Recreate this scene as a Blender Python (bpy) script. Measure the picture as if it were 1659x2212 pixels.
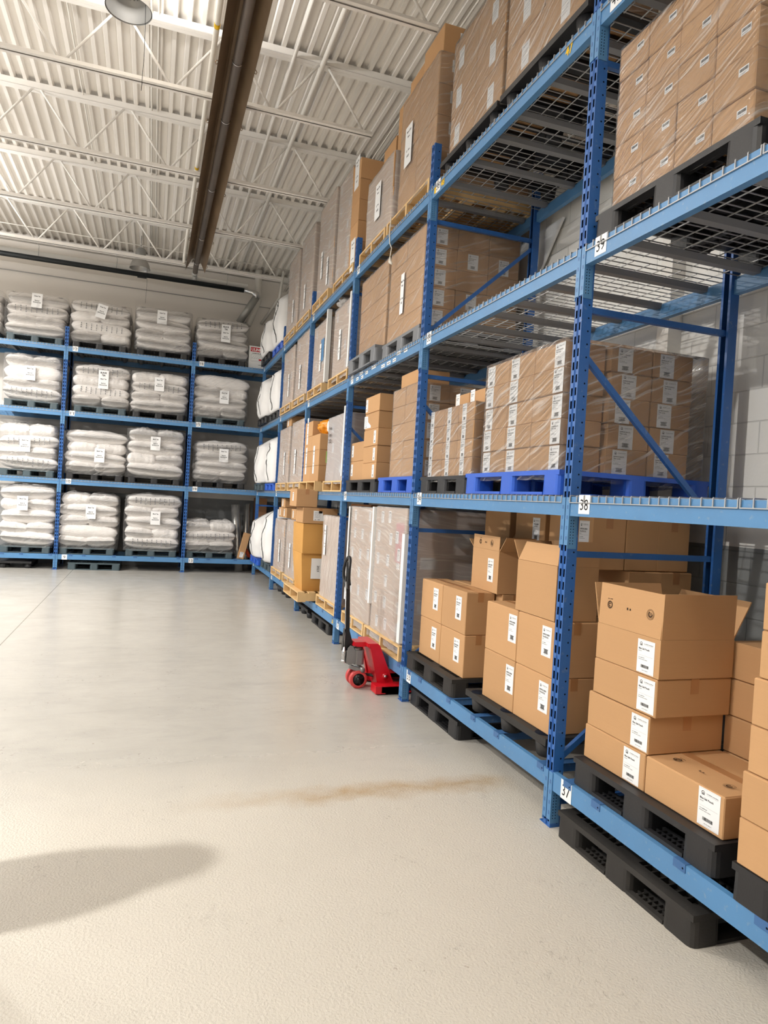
import bpy, bmesh, math, random
from mathutils import Vector, Matrix, noise
random.seed(7)
PI = math.pi
S = bpy.context.scene
for o in list(bpy.data.objects): bpy.data.objects.remove(o, do_unlink=True)
C = S.collection

# ------------------------------------------------------------------ camera, world, exposure
def make_camera():
    yaw, pitch, roll, f = 0.32878441, -0.01362937, 0.05947795, 1480.2303
    F = Vector((math.sin(yaw)*math.cos(pitch), math.cos(yaw)*math.cos(pitch), math.sin(pitch)))
    r = Vector((math.cos(yaw), -math.sin(yaw), 0)); u = r.cross(F)
    R = r*math.cos(roll) + u*math.sin(roll); U = u*math.cos(roll) - r*math.sin(roll)
    cd = bpy.data.cameras.new('camera'); co = bpy.data.objects.new('camera', cd); C.objects.link(co)
    m = Matrix(((R.x, U.x, -F.x, 0), (R.y, U.y, -F.y, 0), (R.z, U.z, -F.z, 1.8503), (0, 0, 0, 1)))
    co.matrix_world = m
    cd.sensor_fit = 'VERTICAL'; cd.sensor_height = 24.0; cd.sensor_width = 18.0
    cd.lens = f/2212*24.0; cd.clip_start = 0.05; cd.clip_end = 200
    S.camera = co
make_camera()
W = bpy.data.worlds.new('world'); S.world = W; W.use_nodes = True
WORLD_STRENGTH = 0.55
bg = W.node_tree.nodes['Background']; bg.inputs[0].default_value = (0.90, 0.95, 1.0, 1); bg.inputs[1].default_value = WORLD_STRENGTH
S.view_settings.view_transform = 'Standard'; S.view_settings.look = 'None'
S.view_settings.gamma = 1.0; S.view_settings.use_curve_mapping = False
S.view_settings.exposure = 0.0
try:
    S.cycles.max_bounces = 7; S.cycles.diffuse_bounces = 4; S.cycles.glossy_bounces = 3
    S.cycles.transparent_max_bounces = 10; S.cycles.transmission_bounces = 3
    S.cycles.sample_clamp_indirect = 4.0; S.cycles.caustics_reflective = False; S.cycles.caustics_refractive = False
    S.cycles.use_denoising = True
except Exception: pass
LAMPS = [  # x, y, z, watts down, watts up, radius : unseen lamps; the first follows the cast shadows, the rest are added for fill
    (-4.35, 2.75, 6.25, 540, 120, 0.15), (-4.9, 9.5, 5.8, 520, 330, 0.16), (-5.0, 13.4, 5.8, 340, 330, 0.16),
    (-8.2, 11.0, 5.8, 480, 260, 0.16), (-0.45, -1.7, 5.9, 5, 650, 0.16)]  # the last one, behind the camera, is added mainly to brighten the ceiling

# ------------------------------------------------------------------ materials
def lin(c): c /= 255.0; return c/12.92 if c <= 0.04045 else ((c+0.055)/1.055)**2.4
def rgb(r, g, b): return (lin(r), lin(g), lin(b), 1)
_M = {}
class NT:
    def __init__(s, name):
        s.m = bpy.data.materials.new(name); s.m.use_nodes = True; s.t = s.m.node_tree
        for n in list(s.t.nodes): s.t.nodes.remove(n)
        s.out = s.n('ShaderNodeOutputMaterial')
    def n(s, k, **kw):
        x = s.t.nodes.new(k)
        for a, v in kw.items(): setattr(x, a, v)
        return x
    def l(s, a, b): s.t.links.new(a, b)
    def math(s, op, a, b=None, c=None, clamp=False):
        x = s.n('ShaderNodeMath', operation=op, use_clamp=clamp)
        for i, v in enumerate((a, b, c)):
            if v is None: continue
            if isinstance(v, (int, float)): x.inputs[i].default_value = v
            else: s.l(v, x.inputs[i])
        return x.outputs[0]
    def noise(s, vec, scale, detail=3, rough=0.5, dist=0):
        x = s.n('ShaderNodeTexNoise'); x.inputs['Scale'].default_value = scale
        x.inputs['Detail'].default_value = detail; x.inputs['Roughness'].default_value = rough
        x.inputs['Distortion'].default_value = dist
        if vec is not None: s.l(vec, x.inputs['Vector'])
        return x.outputs[0]
    def ramp(s, fac, p0, p1, c0=(0, 0, 0, 1), c1=(1, 1, 1, 1)):
        x = s.n('ShaderNodeValToRGB'); s.l(fac, x.inputs[0])
        e = x.color_ramp.elements; e[0].position = p0; e[0].color = c0; e[1].position = p1; e[1].color = c1
        return x.outputs[0]
    def mix(s, fac, a, b, blend='MIX'):
        x = s.n('ShaderNodeMix', data_type='RGBA', blend_type=blend)
        for v, k in ((fac, 0), (a, 6), (b, 7)):
            if isinstance(v, (int, float)): x.inputs[k].default_value = v
            elif isinstance(v, tuple): x.inputs[k].default_value = v
            else: s.l(v, x.inputs[k])
        return x.outputs[2]
    def pos(s): return s.n('ShaderNodeTexCoord').outputs['Object']
    def world(s): return s.n('ShaderNodeNewGeometry').outputs['Position']
    def bump(s, h, strength, dist=0.01):
        x = s.n('ShaderNodeBump'); x.inputs['Strength'].default_value = strength; x.inputs['Distance'].default_value = dist
        s.l(h, x.inputs['Height']); return x.outputs[0]
    def bsdf(s, color, rough=0.5, metal=0, spec=0.5, normal=None):
        x = s.n('ShaderNodeBsdfPrincipled')
        for v, k in ((color, 'Base Color'), (rough, 'Roughness'), (metal, 'Metallic'), (spec, 'Specular IOR Level')):
            if isinstance(v, (int, float, tuple)): x.inputs[k].default_value = v
            else: s.l(v, x.inputs[k])
        if normal is not None: s.l(normal, x.inputs['Normal'])
        return x
    def done(s, sh): s.l(sh, s.out.inputs[0]); return s.m

def simple(name, col, rough=0.5, metal=0, spec=0.5, var=0.06, scale=6, bump=0.0):
    if name in _M: return _M[name]
    t = NT(name); p = t.pos()
    n = t.noise(p, scale, 4)
    k = 1-var
    c = t.mix(n, tuple(v*k for v in col[:3])+(1,), tuple(min(1, v*(1+var)) for v in col[:3])+(1,))
    nm = t.bump(t.noise(p, scale*25, 2), bump, 0.004) if bump else None
    _M[name] = t.done(t.bsdf(c, rough, metal, spec, nm).outputs[0]); return _M[name]

def kraft(name, col):
    t = NT(name); p = t.pos()
    mp = t.n('ShaderNodeMapping'); mp.inputs['Scale'].default_value = (3, 3, 90); t.l(p, mp.inputs[0])
    fl = t.noise(mp.outputs[0], 1.6, 2)
    big = t.noise(p, 2.2, 3)
    a = tuple(v*0.93 for v in col[:3])+(1,); b = tuple(v*1.05 for v in col[:3])+(1,)
    c = t.mix(t.math('ADD', t.math('MULTIPLY', fl, 0.45), t.math('MULTIPLY', big, 0.55)), a, b)
    inf = t.n('ShaderNodeObjectInfo'); r = t.math('MULTIPLY_ADD', inf.outputs['Random'], 0.14, 0.93)
    hs = t.n('ShaderNodeHueSaturation'); t.l(c, hs.inputs['Color']); t.l(r, hs.inputs['Value'])
    return t.done(t.bsdf(hs.outputs[0], 0.78, 0, 0.25, t.bump(t.noise(p, 60, 2), 0.12, 0.003)).outputs[0])

def painted_steel(name, col, dust=0.25):
    t = NT(name); p = t.world()
    n = t.noise(p, 2.5, 5, 0.6); sc = t.noise(p, 35, 3)
    c = t.mix(t.ramp(n, 0.42, 0.75), col, tuple(v*0.86+0.02*dust for v in col[:3])+(1,))
    c = t.mix(t.math('MULTIPLY', t.ramp(sc, 0.62, 0.75), dust), c, rgb(150, 160, 165))
    return t.done(t.bsdf(c, 0.42, 0, 0.5).outputs[0])

def film_mat(name, haze, streak, ang, tint, bumpy=0.6, rough=0.16, fres=0.5):
    t = NT(name); p = t.world()
    sp = t.n('ShaderNodeSeparateXYZ'); t.l(p, sp.inputs[0])
    u = t.math('SUBTRACT', sp.outputs[0], sp.outputs[1]); z = sp.outputs[2]
    ca, sa = math.cos(ang), math.sin(ang)
    a = t.math('ADD', t.math('MULTIPLY', u, ca), t.math('MULTIPLY', z, sa))
    b = t.math('SUBTRACT', t.math('MULTIPLY', z, ca), t.math('MULTIPLY', u, sa))
    wob = t.noise(p, 1.7, 2)
    cb = t.n('ShaderNodeCombineXYZ'); t.l(t.math('MULTIPLY', a, 1.6), cb.inputs[0])
    t.l(t.math('MULTIPLY_ADD', b, 34.0, t.math('MULTIPLY', wob, 7.0)), cb.inputs[1])
    s1 = t.noise(cb.outputs[0], 1.0, 3, 0.6)
    cb2 = t.n('ShaderNodeCombineXYZ'); t.l(t.math('MULTIPLY', a, 5.0), cb2.inputs[0]); t.l(t.math('MULTIPLY', b, 120.0), cb2.inputs[1])
    s2 = t.noise(cb2.outputs[0], 1.0, 2, 0.5)
    h = t.math('ADD', s1, t.math('MULTIPLY', s2, 0.25))
    st = t.ramp(s1, 0.52, 0.74)
    fac = t.math('ADD', t.math('MULTIPLY', st, streak), haze, clamp=True)
    nm = t.bump(h, bumpy, 0.02)
    dif = t.n('ShaderNodeBsdfDiffuse'); dif.inputs[0].default_value = tint
    gl = t.n('ShaderNodeBsdfGlossy'); gl.inputs['Roughness'].default_value = rough; gl.inputs[0].default_value = (1, 1, 1, 1)
    t.l(nm, gl.inputs['Normal'])
    tr = t.n('ShaderNodeBsdfTransparent')
    m1 = t.n('ShaderNodeMixShader'); t.l(fac, m1.inputs[0]); t.l(tr.outputs[0], m1.inputs[1]); t.l(dif.outputs[0], m1.inputs[2])
    fr = t.n('ShaderNodeFresnel'); fr.inputs[0].default_value = 1.45; t.l(nm, fr.inputs[1])
    m2 = t.n('ShaderNodeMixShader'); t.l(t.math('MULTIPLY', fr.outputs[0], fres, clamp=True), m2.inputs[0])
    t.l(m1.outputs[0], m2.inputs[1]); t.l(gl.outputs[0], m2.inputs[2])
    return t.done(m2.outputs[0])

M = {}
M['kraft'] = kraft('kraft cardboard', rgb(188, 147, 105))
M['kraft_dark'] = kraft('brown cardboard', rgb(170, 124, 88))
M['kraft_amber'] = kraft('amber cardboard', rgb(190, 142, 78))
M['tape'] = simple('packing tape', rgb(170, 122, 80), 0.3, 0, 0.5, 0.03)
M['paper'] = simple('white paper', rgb(240, 240, 240), 0.6, 0, 0.3, 0.015)
M['ink'] = simple('black ink', rgb(28, 28, 30), 0.6, 0, 0.2, 0.02)
M['stamp'] = simple('carton print ink', rgb(58, 42, 30), 0.7, 0, 0.2, 0.05)
M['lgrey'] = simple('grey print', rgb(120, 120, 122), 0.6, 0, 0.2, 0.02)
M['red'] = simple('red paint', rgb(196, 20, 34), 0.28, 0, 0.5, 0.05)
M['redprint'] = simple('red print', rgb(190, 28, 40), 0.5, 0, 0.3, 0.03)
M['upright'] = painted_steel('blue upright paint', rgb(42, 94, 162), 0.22)
M['beam'] = painted_steel('blue beam paint', rgb(80, 130, 176), 0.35)
M['clip'] = painted_steel('dark blue clip paint', rgb(58, 100, 150), 0.25)
M['hole'] = simple('dark bolt hole', rgb(12, 18, 30), 0.8, 0, 0.1, 0.0)
M['wire'] = simple('galvanised wire', rgb(168, 168, 168), 0.42, 0.3, 0.5, 0.05)
M['channel'] = simple('grey deck channel', rgb(126, 126, 128), 0.5, 0.1, 0.4, 0.05)
M['blackpl'] = simple('black plastic', rgb(32, 32, 34), 0.48, 0, 0.45, 0.25, 5, 0.15)
M['dustpl'] = simple('dusty black plastic', rgb(43, 41, 39), 0.65, 0, 0.35, 0.35, 4, 0.2)
M['greypl'] = simple('grey plastic', rgb(112, 114, 118), 0.5, 0, 0.4, 0.08, 5, 0.1)
M['tealpl'] = simple('teal grey plastic', rgb(66, 80, 86), 0.5, 0, 0.4, 0.1, 5, 0.1)
M['bluepl'] = simple('blue plastic', rgb(38, 88, 190), 0.36, 0, 0.5, 0.06, 5, 0.05)
M['wood'] = simple('pallet wood', rgb(216, 182, 132), 0.75, 0, 0.2, 0.18, 9, 0.1)
M['sack'] = None
M['bagcloth'] = simple('white woven cloth', rgb(236, 234, 232), 0.8, 0, 0.2, 0.03, 8, 0.1)
M['black'] = simple('black strap', rgb(22, 22, 24), 0.6, 0, 0.3, 0.1)
M['whitepl'] = simple('white board', rgb(238, 238, 236), 0.5, 0, 0.4, 0.02)
M['yellow'] = simple('yellow stencil paint', rgb(236, 190, 24), 0.5, 0, 0.3, 0.06)
M['green'] = simple('green paper', rgb(170, 205, 120), 0.6, 0, 0.3, 0.03)
M['orange'] = simple('orange plastic bag', rgb(222, 140, 20), 0.35, 0, 0.5, 0.2, 25)
M['steel'] = simple('cast metal', rgb(150, 150, 148), 0.4, 0.6, 0.5, 0.12, 12)
M['chrome'] = simple('bright steel', rgb(205, 205, 205), 0.25, 0.9, 0.5, 0.04)
M['handle'] = simple('black painted steel', rgb(24, 24, 25), 0.35, 0, 0.5, 0.1)
M['wheelred'] = simple('red polyurethane', rgb(196, 70, 70), 0.45, 0, 0.4, 0.05)
M['ceil'] = simple('painted deck', rgb(234, 229, 222), 0.6, 0, 0.3, 0.02, 1.5)
M['joist'] = simple('painted joist steel', rgb(234, 230, 224), 0.55, 0, 0.35, 0.02, 3)
M['hood'] = simple('weathered heater metal', rgb(134, 112, 88), 0.40, 0.35, 0.5, 0.45, 2.5)
M['tube'] = simple('heater tube', rgb(98, 88, 80), 0.42, 0.45, 0.5, 0.3, 3)
M['blackpipe'] = simple('black heater pipe', rgb(26, 32, 36), 0.4, 0.2, 0.5, 0.1)
M['duct'] = simple('galvanised duct', rgb(168, 168, 164), 0.42, 0.55, 0.5, 0.12, 7)
M['pipe'] = simple('white painted pipe', rgb(232, 228, 220), 0.5, 0, 0.4, 0.02)
M['lampmetal'] = simple('lamp reflector', rgb(168, 166, 162), 0.4, 0.5, 0.5, 0.06, 5)
M['lens'] = simple('lamp lens', rgb(244, 236, 205), 0.5, 0, 0.4, 0.02)
M['silver'] = simple('silver bubble film', rgb(190, 188, 184), 0.24, 0.75, 0.5, 0.15, 10, 0.2)
M['orangetube'] = simple('orange tube', rgb(205, 70, 30), 0.5, 0, 0.4, 0.05)
M['twine'] = simple('white strap', rgb(232, 226, 214), 0.6, 0, 0.3, 0.05)

def sack_mat():
    t = NT('white woven sack'); p = t.pos()
    n = t.noise(p, 5, 4); c = t.mix(n, rgb(236, 230, 225), rgb(248, 245, 242))
    wv = t.noise(p, 120, 1)
    wr = t.noise(p, 9, 4, 0.6, 1.2)
    nm = t.bump(t.math('ADD', t.math('MULTIPLY', wr, 1.0), t.math('MULTIPLY', wv, 0.05)), 0.55, 0.03)
    return t.done(t.bsdf(c, 0.6, 0, 0.35, nm).outputs[0])
M['sack'] = sack_mat()
M['film'] = film_mat('stretch film', 0.06, 0.50, 0.42, (0.86, 0.82, 0.78, 1), 1.0, 0.12, 0.7)
M['film_flat'] = film_mat('tight stretch film', 0.10, 0.34, 0.30, (0.84, 0.78, 0.72, 1), 0.9)
M['film_haze'] = film_mat('hazy stretch film', 0.38, 0.22, -0.12, (0.80, 0.78, 0.77, 1), 0.8, 0.2)
M['film_grey'] = film_mat('grey stretch film', 0.50, 0.16, -0.25, (0.70, 0.71, 0.73, 1), 0.5, 0.25)
M['film_white'] = film_mat('crinkled stretch film', 0.45, 0.35, 1.3, (0.86, 0.82, 0.78, 1), 0.8, 0.2)
M['film_sack'] = film_mat('sack stretch film', 0.05, 0.24, 0.5, (0.92, 0.90, 0.88, 1), 0.9, 0.12, 0.3)

def floor_mat():
    t = NT('coated concrete floor'); p = t.world()
    sp = t.n('ShaderNodeSeparateXYZ'); t.l(p, sp.inputs[0]); x, y = sp.outputs[0], sp.outputs[1]
    big = t.noise(p, 0.7, 5, 0.6); mid = t.noise(p, 3.2, 5, 0.65)
    # far, polished part starts past the recoating edge at about y = 4.2
    edge = t.math('ADD', y, t.math('MULTIPLY_ADD', mid, 1.0, -0.5))
    far = t.math('MULTIPLY', t.math('SUBTRACT', edge, 3.85), 0.8, clamp=True)
    far = t.math('MULTIPLY', t.math('MULTIPLY', far, far), t.math('MULTIPLY_ADD', far, -2.0, 3.0))
    cn = t.mix(big, rgb(184, 178, 167), rgb(200, 194, 183))
    cf = t.mix(t.math('ADD', t.math('MULTIPLY', big, 0.6), t.math('MULTIPLY', mid, 0.4)), rgb(166, 162, 154), rgb(194, 190, 182))
    c = t.mix(far, cn, cf)
    # streaky wear on the polished part
    mp = t.n('ShaderNodeMapping'); mp.inputs['Scale'].default_value = (0.9, 3.2, 1); t.l(p, mp.inputs[0])
    wr = t.noise(mp.outputs[0], 1.3, 6, 0.7, 0.8)
    c = t.mix(t.math('MULTIPLY', t.math('MULTIPLY', t.ramp(wr, 0.5, 0.72), far), 0.30), c, rgb(150, 148, 142))
    # tan stain along the edge, x 0.2 .. 2.1
    sx = t.math('MULTIPLY', t.math('MULTIPLY', t.math('SUBTRACT', x, 0.15), 0.9, clamp=True), t.math('MULTIPLY', t.math('SUBTRACT', 2.5, x), 4, clamp=True))
    sy = t.math('SUBTRACT', 1.0, t.math('MULTIPLY', t.math('ABSOLUTE', t.math('ADD', t.math('SUBTRACT', y, 4.13), t.math('MULTIPLY_ADD', mid, 0.34, -0.17))), 7.0), clamp=True)
    stn = t.math('MULTIPLY', t.math('MULTIPLY', sx, sy), t.math('MULTIPLY_ADD', t.noise(p, 9, 4), 0.9, 0.15))
    c = t.mix(t.math('MULTIPLY', stn, 1.15, clamp=True), c, rgb(160, 134, 96))
    # small specks and scuffs
    spk = t.noise(p, 28, 3, 0.6); msk = t.ramp(t.noise(p, 1.3, 2), 0.5, 0.62)
    c = t.mix(t.math('MULTIPLY', t.math('MULTIPLY', t.ramp(spk, 0.66, 0.72), msk), 0.45), c, rgb(120, 100, 84))
    # scuffed patches
    sc = t.math('MULTIPLY', t.ramp(t.noise(p, 26, 5, 0.65, 0.6), 0.58, 0.66), t.math('MULTIPLY', t.ramp(t.noise(p, 1.9, 2), 0.56, 0.66), t.math('LESS_THAN', y, 9.0)))
    c = t.mix(t.math('MULTIPLY', sc, 0.30), c, rgb(128, 120, 106))
    # control joint running towards the back rack
    jx = t.math('LESS_THAN', t.math('ABSOLUTE', t.math('ADD', x, 1.51)), 0.006)
    jn = t.math('MULTIPLY', jx, t.math('GREATER_THAN', y, 6.5))
    c = t.mix(t.math('MULTIPLY', jn, 0.6), c, rgb(90, 80, 72))
    ro = t.math('ADD', t.math('MULTIPLY_ADD', far, -0.34, 0.52), t.math('MULTIPLY', mid, 0.12))
    peel = t.noise(p, 85, 2, 0.5); soft = t.noise(p, 6, 3)
    hgt = t.math('MULTIPLY', t.math('SUBTRACT', peel, 0.5), t.math('MULTIPLY_ADD', far, -0.85, 1.0))
    hgt = t.math('ADD', t.math('SUBTRACT', hgt, t.math('MULTIPLY', sc, 0.6)), t.math('MULTIPLY', soft, 0.5))
    nm = t.bump(hgt, 0.5, 0.008)
    return t.done(t.bsdf(c, ro, 0, 0.5, nm).outputs[0])
def block_wall_mat(axis):
    t = NT('painted block wall '+axis); p = t.world()
    sp = t.n('ShaderNodeSeparateXYZ'); t.l(p, sp.inputs[0])
    cb = t.n('ShaderNodeCombineXYZ'); t.l(sp.outputs[1 if axis == 'y' else 0], cb.inputs[0]); t.l(sp.outputs[2], cb.inputs[1])
    br = t.n('ShaderNodeTexBrick'); t.l(cb.outputs[0], br.inputs['Vector'])
    br.inputs['Scale'].default_value = 1; br.inputs['Brick Width'].default_value = 0.42; br.inputs['Row Height'].default_value = 0.209
    br.inputs['Mortar Size'].default_value = 0.006; br.inputs['Mortar Smooth'].default_value = 0.6
    br.inputs['Color1'].default_value = (1, 1, 1, 1); br.inputs['Color2'].default_value = (.96, .96, .96, 1); br.inputs['Mortar'].default_value = (.78, .78, .78, 1)
    low = t.math('LESS_THAN', sp.outputs[2], 1.70)
    n = t.noise(p, 2.0, 4)
    up = t.mix(n, rgb(238, 235, 227), rgb(247, 244, 238)); dn = t.mix(n, rgb(128, 130, 130), rgb(142, 144, 143))
    c = t.mix(low, up, dn); c = t.mix(1.0, c, br.outputs['Color'], 'MULTIPLY')
    h = t.math('ADD', t.math('MULTIPLY', br.outputs['Fac'], -1.0), t.math('MULTIPLY', t.noise(p, 45, 3), 0.35))
    return t.done(t.bsdf(c, 0.7, 0, 0.3, t.bump(h, 0.5, 0.008)).outputs[0])
def far_wall_mat():
    t = NT('painted wall'); p = t.world()
    sp = t.n('ShaderNodeSeparateXYZ'); t.l(p, sp.inputs[0]); n = t.noise(p, 1.2, 4)
    low = t.math('LESS_THAN', sp.outputs[2], 1.70)
    c = t.mix(low, t.mix(n, rgb(232, 225, 216), rgb(240, 234, 226)), t.mix(n, rgb(128, 130, 131), rgb(140, 142, 142)))
    return t.done(t.bsdf(c, 0.65, 0, 0.3).outputs[0])

# ------------------------------------------------------------------ mesh building
class MB:
    def __init__(s): s.v = []; s.f = []; s.mi = []; s.sm = []
    def add(s, vs, fs, m=0, smooth=False):
        b = len(s.v); s.v += [tuple(q) for q in vs]
        for f in fs: s.f.append(tuple(b+i for i in f)); s.mi.append(m); s.sm.append(smooth)
        return s
    def box(s, x0, x1, y0, y1, z0, z1, m=0):
        return s.add([(x0,y0,z0),(x1,y0,z0),(x1,y1,z0),(x0,y1,z0),(x0,y0,z1),(x1,y0,z1),(x1,y1,z1),(x0,y1,z1)],
                     [(0,3,2,1),(4,5,6,7),(0,1,5,4),(1,2,6,5),(2,3,7,6),(3,0,4,7)], m)
    def obox(s, c, ax, ay, az, m=0):   # oriented box from centre and three half-axis vectors
        c, ax, ay, az = map(Vector, (c, ax, ay, az)); vs = []
        for k in (-1, 1):
            for (i, j) in ((-1,-1),(1,-1),(1,1),(-1,1)): vs.append(c+ax*i+ay*j+az*k)
        return s.add(vs, [(0,3,2,1),(4,5,6,7),(0,1,5,4),(1,2,6,5),(2,3,7,6),(3,0,4,7)], m)
    def bar(s, p0, p1, w, h, up=(0,0,1), m=0):
        p0, p1 = Vector(p0), Vector(p1); d = (p1-p0); a = d.normalized(); sd = a.cross(Vector(up)).normalized(); u = sd.cross(a)
        return s.obox((p0+p1)/2, d/2, sd*w/2, u*h/2, m)
    def tube(s, path, r, n=8, m=0, cap=True, closed=False):
        pts = [Vector(p) for p in path]; rs = r if isinstance(r, (list, tuple)) else [r]*len(pts); L = len(pts); rings = []; prev = None
        for i, p in enumerate(pts):
            if closed: d = (pts[(i+1) % L]-pts[i-1])
            else: d = (pts[min(i+1, L-1)]-pts[max(i-1, 0)])
            d.normalize()
            if prev is None:
                a = d.cross(Vector((0,0,1)));  a = d.cross(Vector((1,0,0))) if a.length < 1e-3 else a
            else: a = prev-d*prev.dot(d)
            a.normalize(); prev = a; b = d.cross(a)
            rings.append([p+(a*math.cos(2*PI*k/n)+b*math.sin(2*PI*k/n))*rs[i] for k in range(n)])
        vs = [q for R in rings for q in R]; fs = []
        for i in range(L if closed else L-1):
            j = (i+1) % L
            for k in range(n): fs.append((i*n+k, i*n+(k+1) % n, j*n+(k+1) % n, j*n+k))
        if cap and not closed: fs.append(tuple(reversed(range(n)))); fs.append(tuple((L-1)*n+k for k in range(n)))
        return s.add(vs, fs, m, True)
    def lathe(s, prof, c=(0,0,0), n=24, m=0, smooth=True):
        vs = []; fs = []; L = len(prof)
        for r, z in prof:
            for k in range(n): vs.append((c[0]+r*math.cos(2*PI*k/n), c[1]+r*math.sin(2*PI*k/n), c[2]+z))
        for i in range(L-1):
            for k in range(n): fs.append((i*n+k, i*n+(k+1) % n, (i+1)*n+(k+1) % n, (i+1)*n+k))
        return s.add(vs, fs, m, smooth)
    def prism(s, poly, a, b, axis='y', m=0):   # polygon of 2D points extruded from a to b along an axis
        f = {'y': lambda p, t: (p[0], t, p[1]), 'x': lambda p, t: (t, p[0], p[1]), 'z': lambda p, t: (p[0], p[1], t)}[axis]
        n = len(poly); vs = [f(p, a) for p in poly]+[f(p, b) for p in poly]
        fs = [tuple(range(n)), tuple(reversed(range(n, 2*n)))]+[(i, i+n, (i+1) % n+n, (i+1) % n) for i in range(n)]
        return s.add(vs, fs, m)
    def rbox(s, x0, x1, y0, y1, z0, z1, r, m=0, n=3, taper=0.0):   # box with rounded vertical edges
        pts = []
        for (cx, cy, a0) in ((x1-r, y1-r, 0), (x0+r, y1-r, PI/2), (x0+r, y0+r, PI), (x1-r, y0+r, 1.5*PI)):
            for k in range(n+1):
                a = a0+PI/2*k/n; pts.append((cx+r*math.cos(a), cy+r*math.sin(a)))
        N = len(pts); mx, my = (x0+x1)/2, (y0+y1)/2
        lo = [(mx+(px-mx)*(1-taper), my+(py-my)*(1-taper), z0) for px, py in pts]
        s.add(lo+[(px, py, z1) for px, py in pts], [tuple(reversed(range(N))), tuple(range(N, 2*N))], m)
        return s.add(lo+[(px, py, z1) for px, py in pts], [(i, (i+1) % N, (i+1) % N+N, i+N) for i in range(N)], m, False)
    def mesh(s, name, mats):
        me = bpy.data.meshes.new(name); me.from_pydata(s.v, [], s.f)
        for m in mats: me.materials.append(m)
        me.polygons.foreach_set('material_index', s.mi); me.polygons.foreach_set('use_smooth', s.sm)
        bm = bmesh.new(); bm.from_mesh(me); bmesh.ops.recalc_face_normals(bm, faces=bm.faces); bm.to_mesh(me); bm.free()
        me.update(); return me
def fix(m): return m if isinstance(m, (list, tuple)) else [m]
def link(name, me, parent=None, loc=(0,0,0), rz=0.0, rot=None):
    o = bpy.data.objects.new(name, me); C.objects.link(o); o.parent = parent; o.location = loc
    o.rotation_euler = rot if rot else (0, 0, rz); return o
def obj(name, mb, mats, parent=None, loc=(0,0,0), rz=0.0): return link(name, mb.mesh(name, fix(mats)), parent, loc, rz)
def tag(o, label, cat, group=None, kind=None):
    if label: o['label'] = label
    if cat: o['category'] = cat
    if group: o['group'] = group
    if kind: o['kind'] = kind
    return o
def thing(name, label, cat, loc=(0,0,0), rz=0.0, group=None): return tag(link(name, None, None, loc, rz), label, cat, group)
def struct(name, mb, mats, parent=None):
    o = obj(name, mb, mats, parent)
    if parent is None: o['kind'] = 'structure'
    return o
def copy_tree(o, parent=None):
    c = o.copy(); C.objects.link(c); c.parent = parent
    for ch in list(o.children): copy_tree(ch, c)
    return c

ONES = 'zero one two three four five six seven eight nine ten eleven twelve thirteen fourteen fifteen sixteen seventeen eighteen nineteen'.split()
def numword(n):
    if n < 20: return ONES[n]
    t = {2: 'twenty', 3: 'thirty', 4: 'forty'}[n//10]
    return t if n % 10 == 0 else t+'-'+ONES[n % 10]
ORD = 'zeroth first second third fourth fifth sixth seventh eighth ninth'.split()

_T = {}
def text_geo(body, size, bold=0.0):
    k = (body, bold)
    if k not in _T:
        cu = bpy.data.curves.new('lettering', 'FONT'); cu.body = body; cu.size = 1.0; cu.resolution_u = 2; cu.offset = bold
        ob = bpy.data.objects.new('lettering', cu); C.objects.link(ob)
        dg = bpy.context.evaluated_depsgraph_get(); dg.update()
        me = ob.evaluated_get(dg).to_mesh()
        _T[k] = ([(v.co.x, v.co.y) for v in me.vertices], [tuple(p.vertices) for p in me.polygons])
        ob.evaluated_get(dg).to_mesh_clear(); bpy.data.objects.remove(ob, do_unlink=True); bpy.data.curves.remove(cu)
    vs, fs = _T[k]
    return [(x*size, y*size) for x, y in vs], fs
def put_text(mb, body, size, u, v, m=1, bold=0.0, d=0.0006, align='L', width=None):
    vs, fs = text_geo(body, size, bold)
    if not vs: return
    x0 = min(p[0] for p in vs); x1 = max(p[0] for p in vs); k = (width/(x1-x0)) if width else 1.0
    w = (x1-x0)*k; off = {'L': 0, 'C': -w/2, 'R': -w}[align]
    mb.add([(u+off+(x-x0)*k, -d, v+y) for x, y in vs], fs, m)
def rect(mb, u0, u1, v0, v1, m=0, d=0.0): mb.add([(u0,-d,v0),(u1,-d,v0),(u1,-d,v1),(u0,-d,v1)], [(0,1,2,3)], m)
def ring(mb, u, v, r0, r1, m=1, d=0.0006, n=20, a0=0, a1=2*PI, sv=1.0):
    vs = []
    for k in range(n+1):
        a = a0+(a1-a0)*k/n
        vs += [(u+r0*math.cos(a), -d, v+r0*sv*math.sin(a)), (u+r1*math.cos(a), -d, v+r1*sv*math.sin(a))]
    mb.add(vs, [(2*k, 2*k+1, 2*k+3, 2*k+2) for k in range(n)], m)
def bars(mb, u0, u1, v0, v1, m=1, d=0.0006, seed=1):
    rr = random.Random(seed); u = u0
    while u < u1-0.0008:
        w = rr.choice((0.0012, 0.002, 0.003))*max(1.0, (u1-u0)/0.05)*0.8; rect(mb, u, min(u+w, u1), v0, v1, m, d); u += w+rr.choice((0.0012, 0.002))*max(1.0, (u1-u0)/0.05)*0.8
def greek(mb, u0, u1, v, h, m=1, d=0.0006, seed=3):   # a line of print too small to read in the photograph
    rr = random.Random(seed); u = u0
    while u < u1-h:
        w = rr.uniform(0.5, 1.0)*h; rect(mb, u, u+w, v, v+h*rr.uniform(0.6, 1.0), m, d); u += w+h*rr.choice((0.25, 0.3, 0.8))

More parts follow.
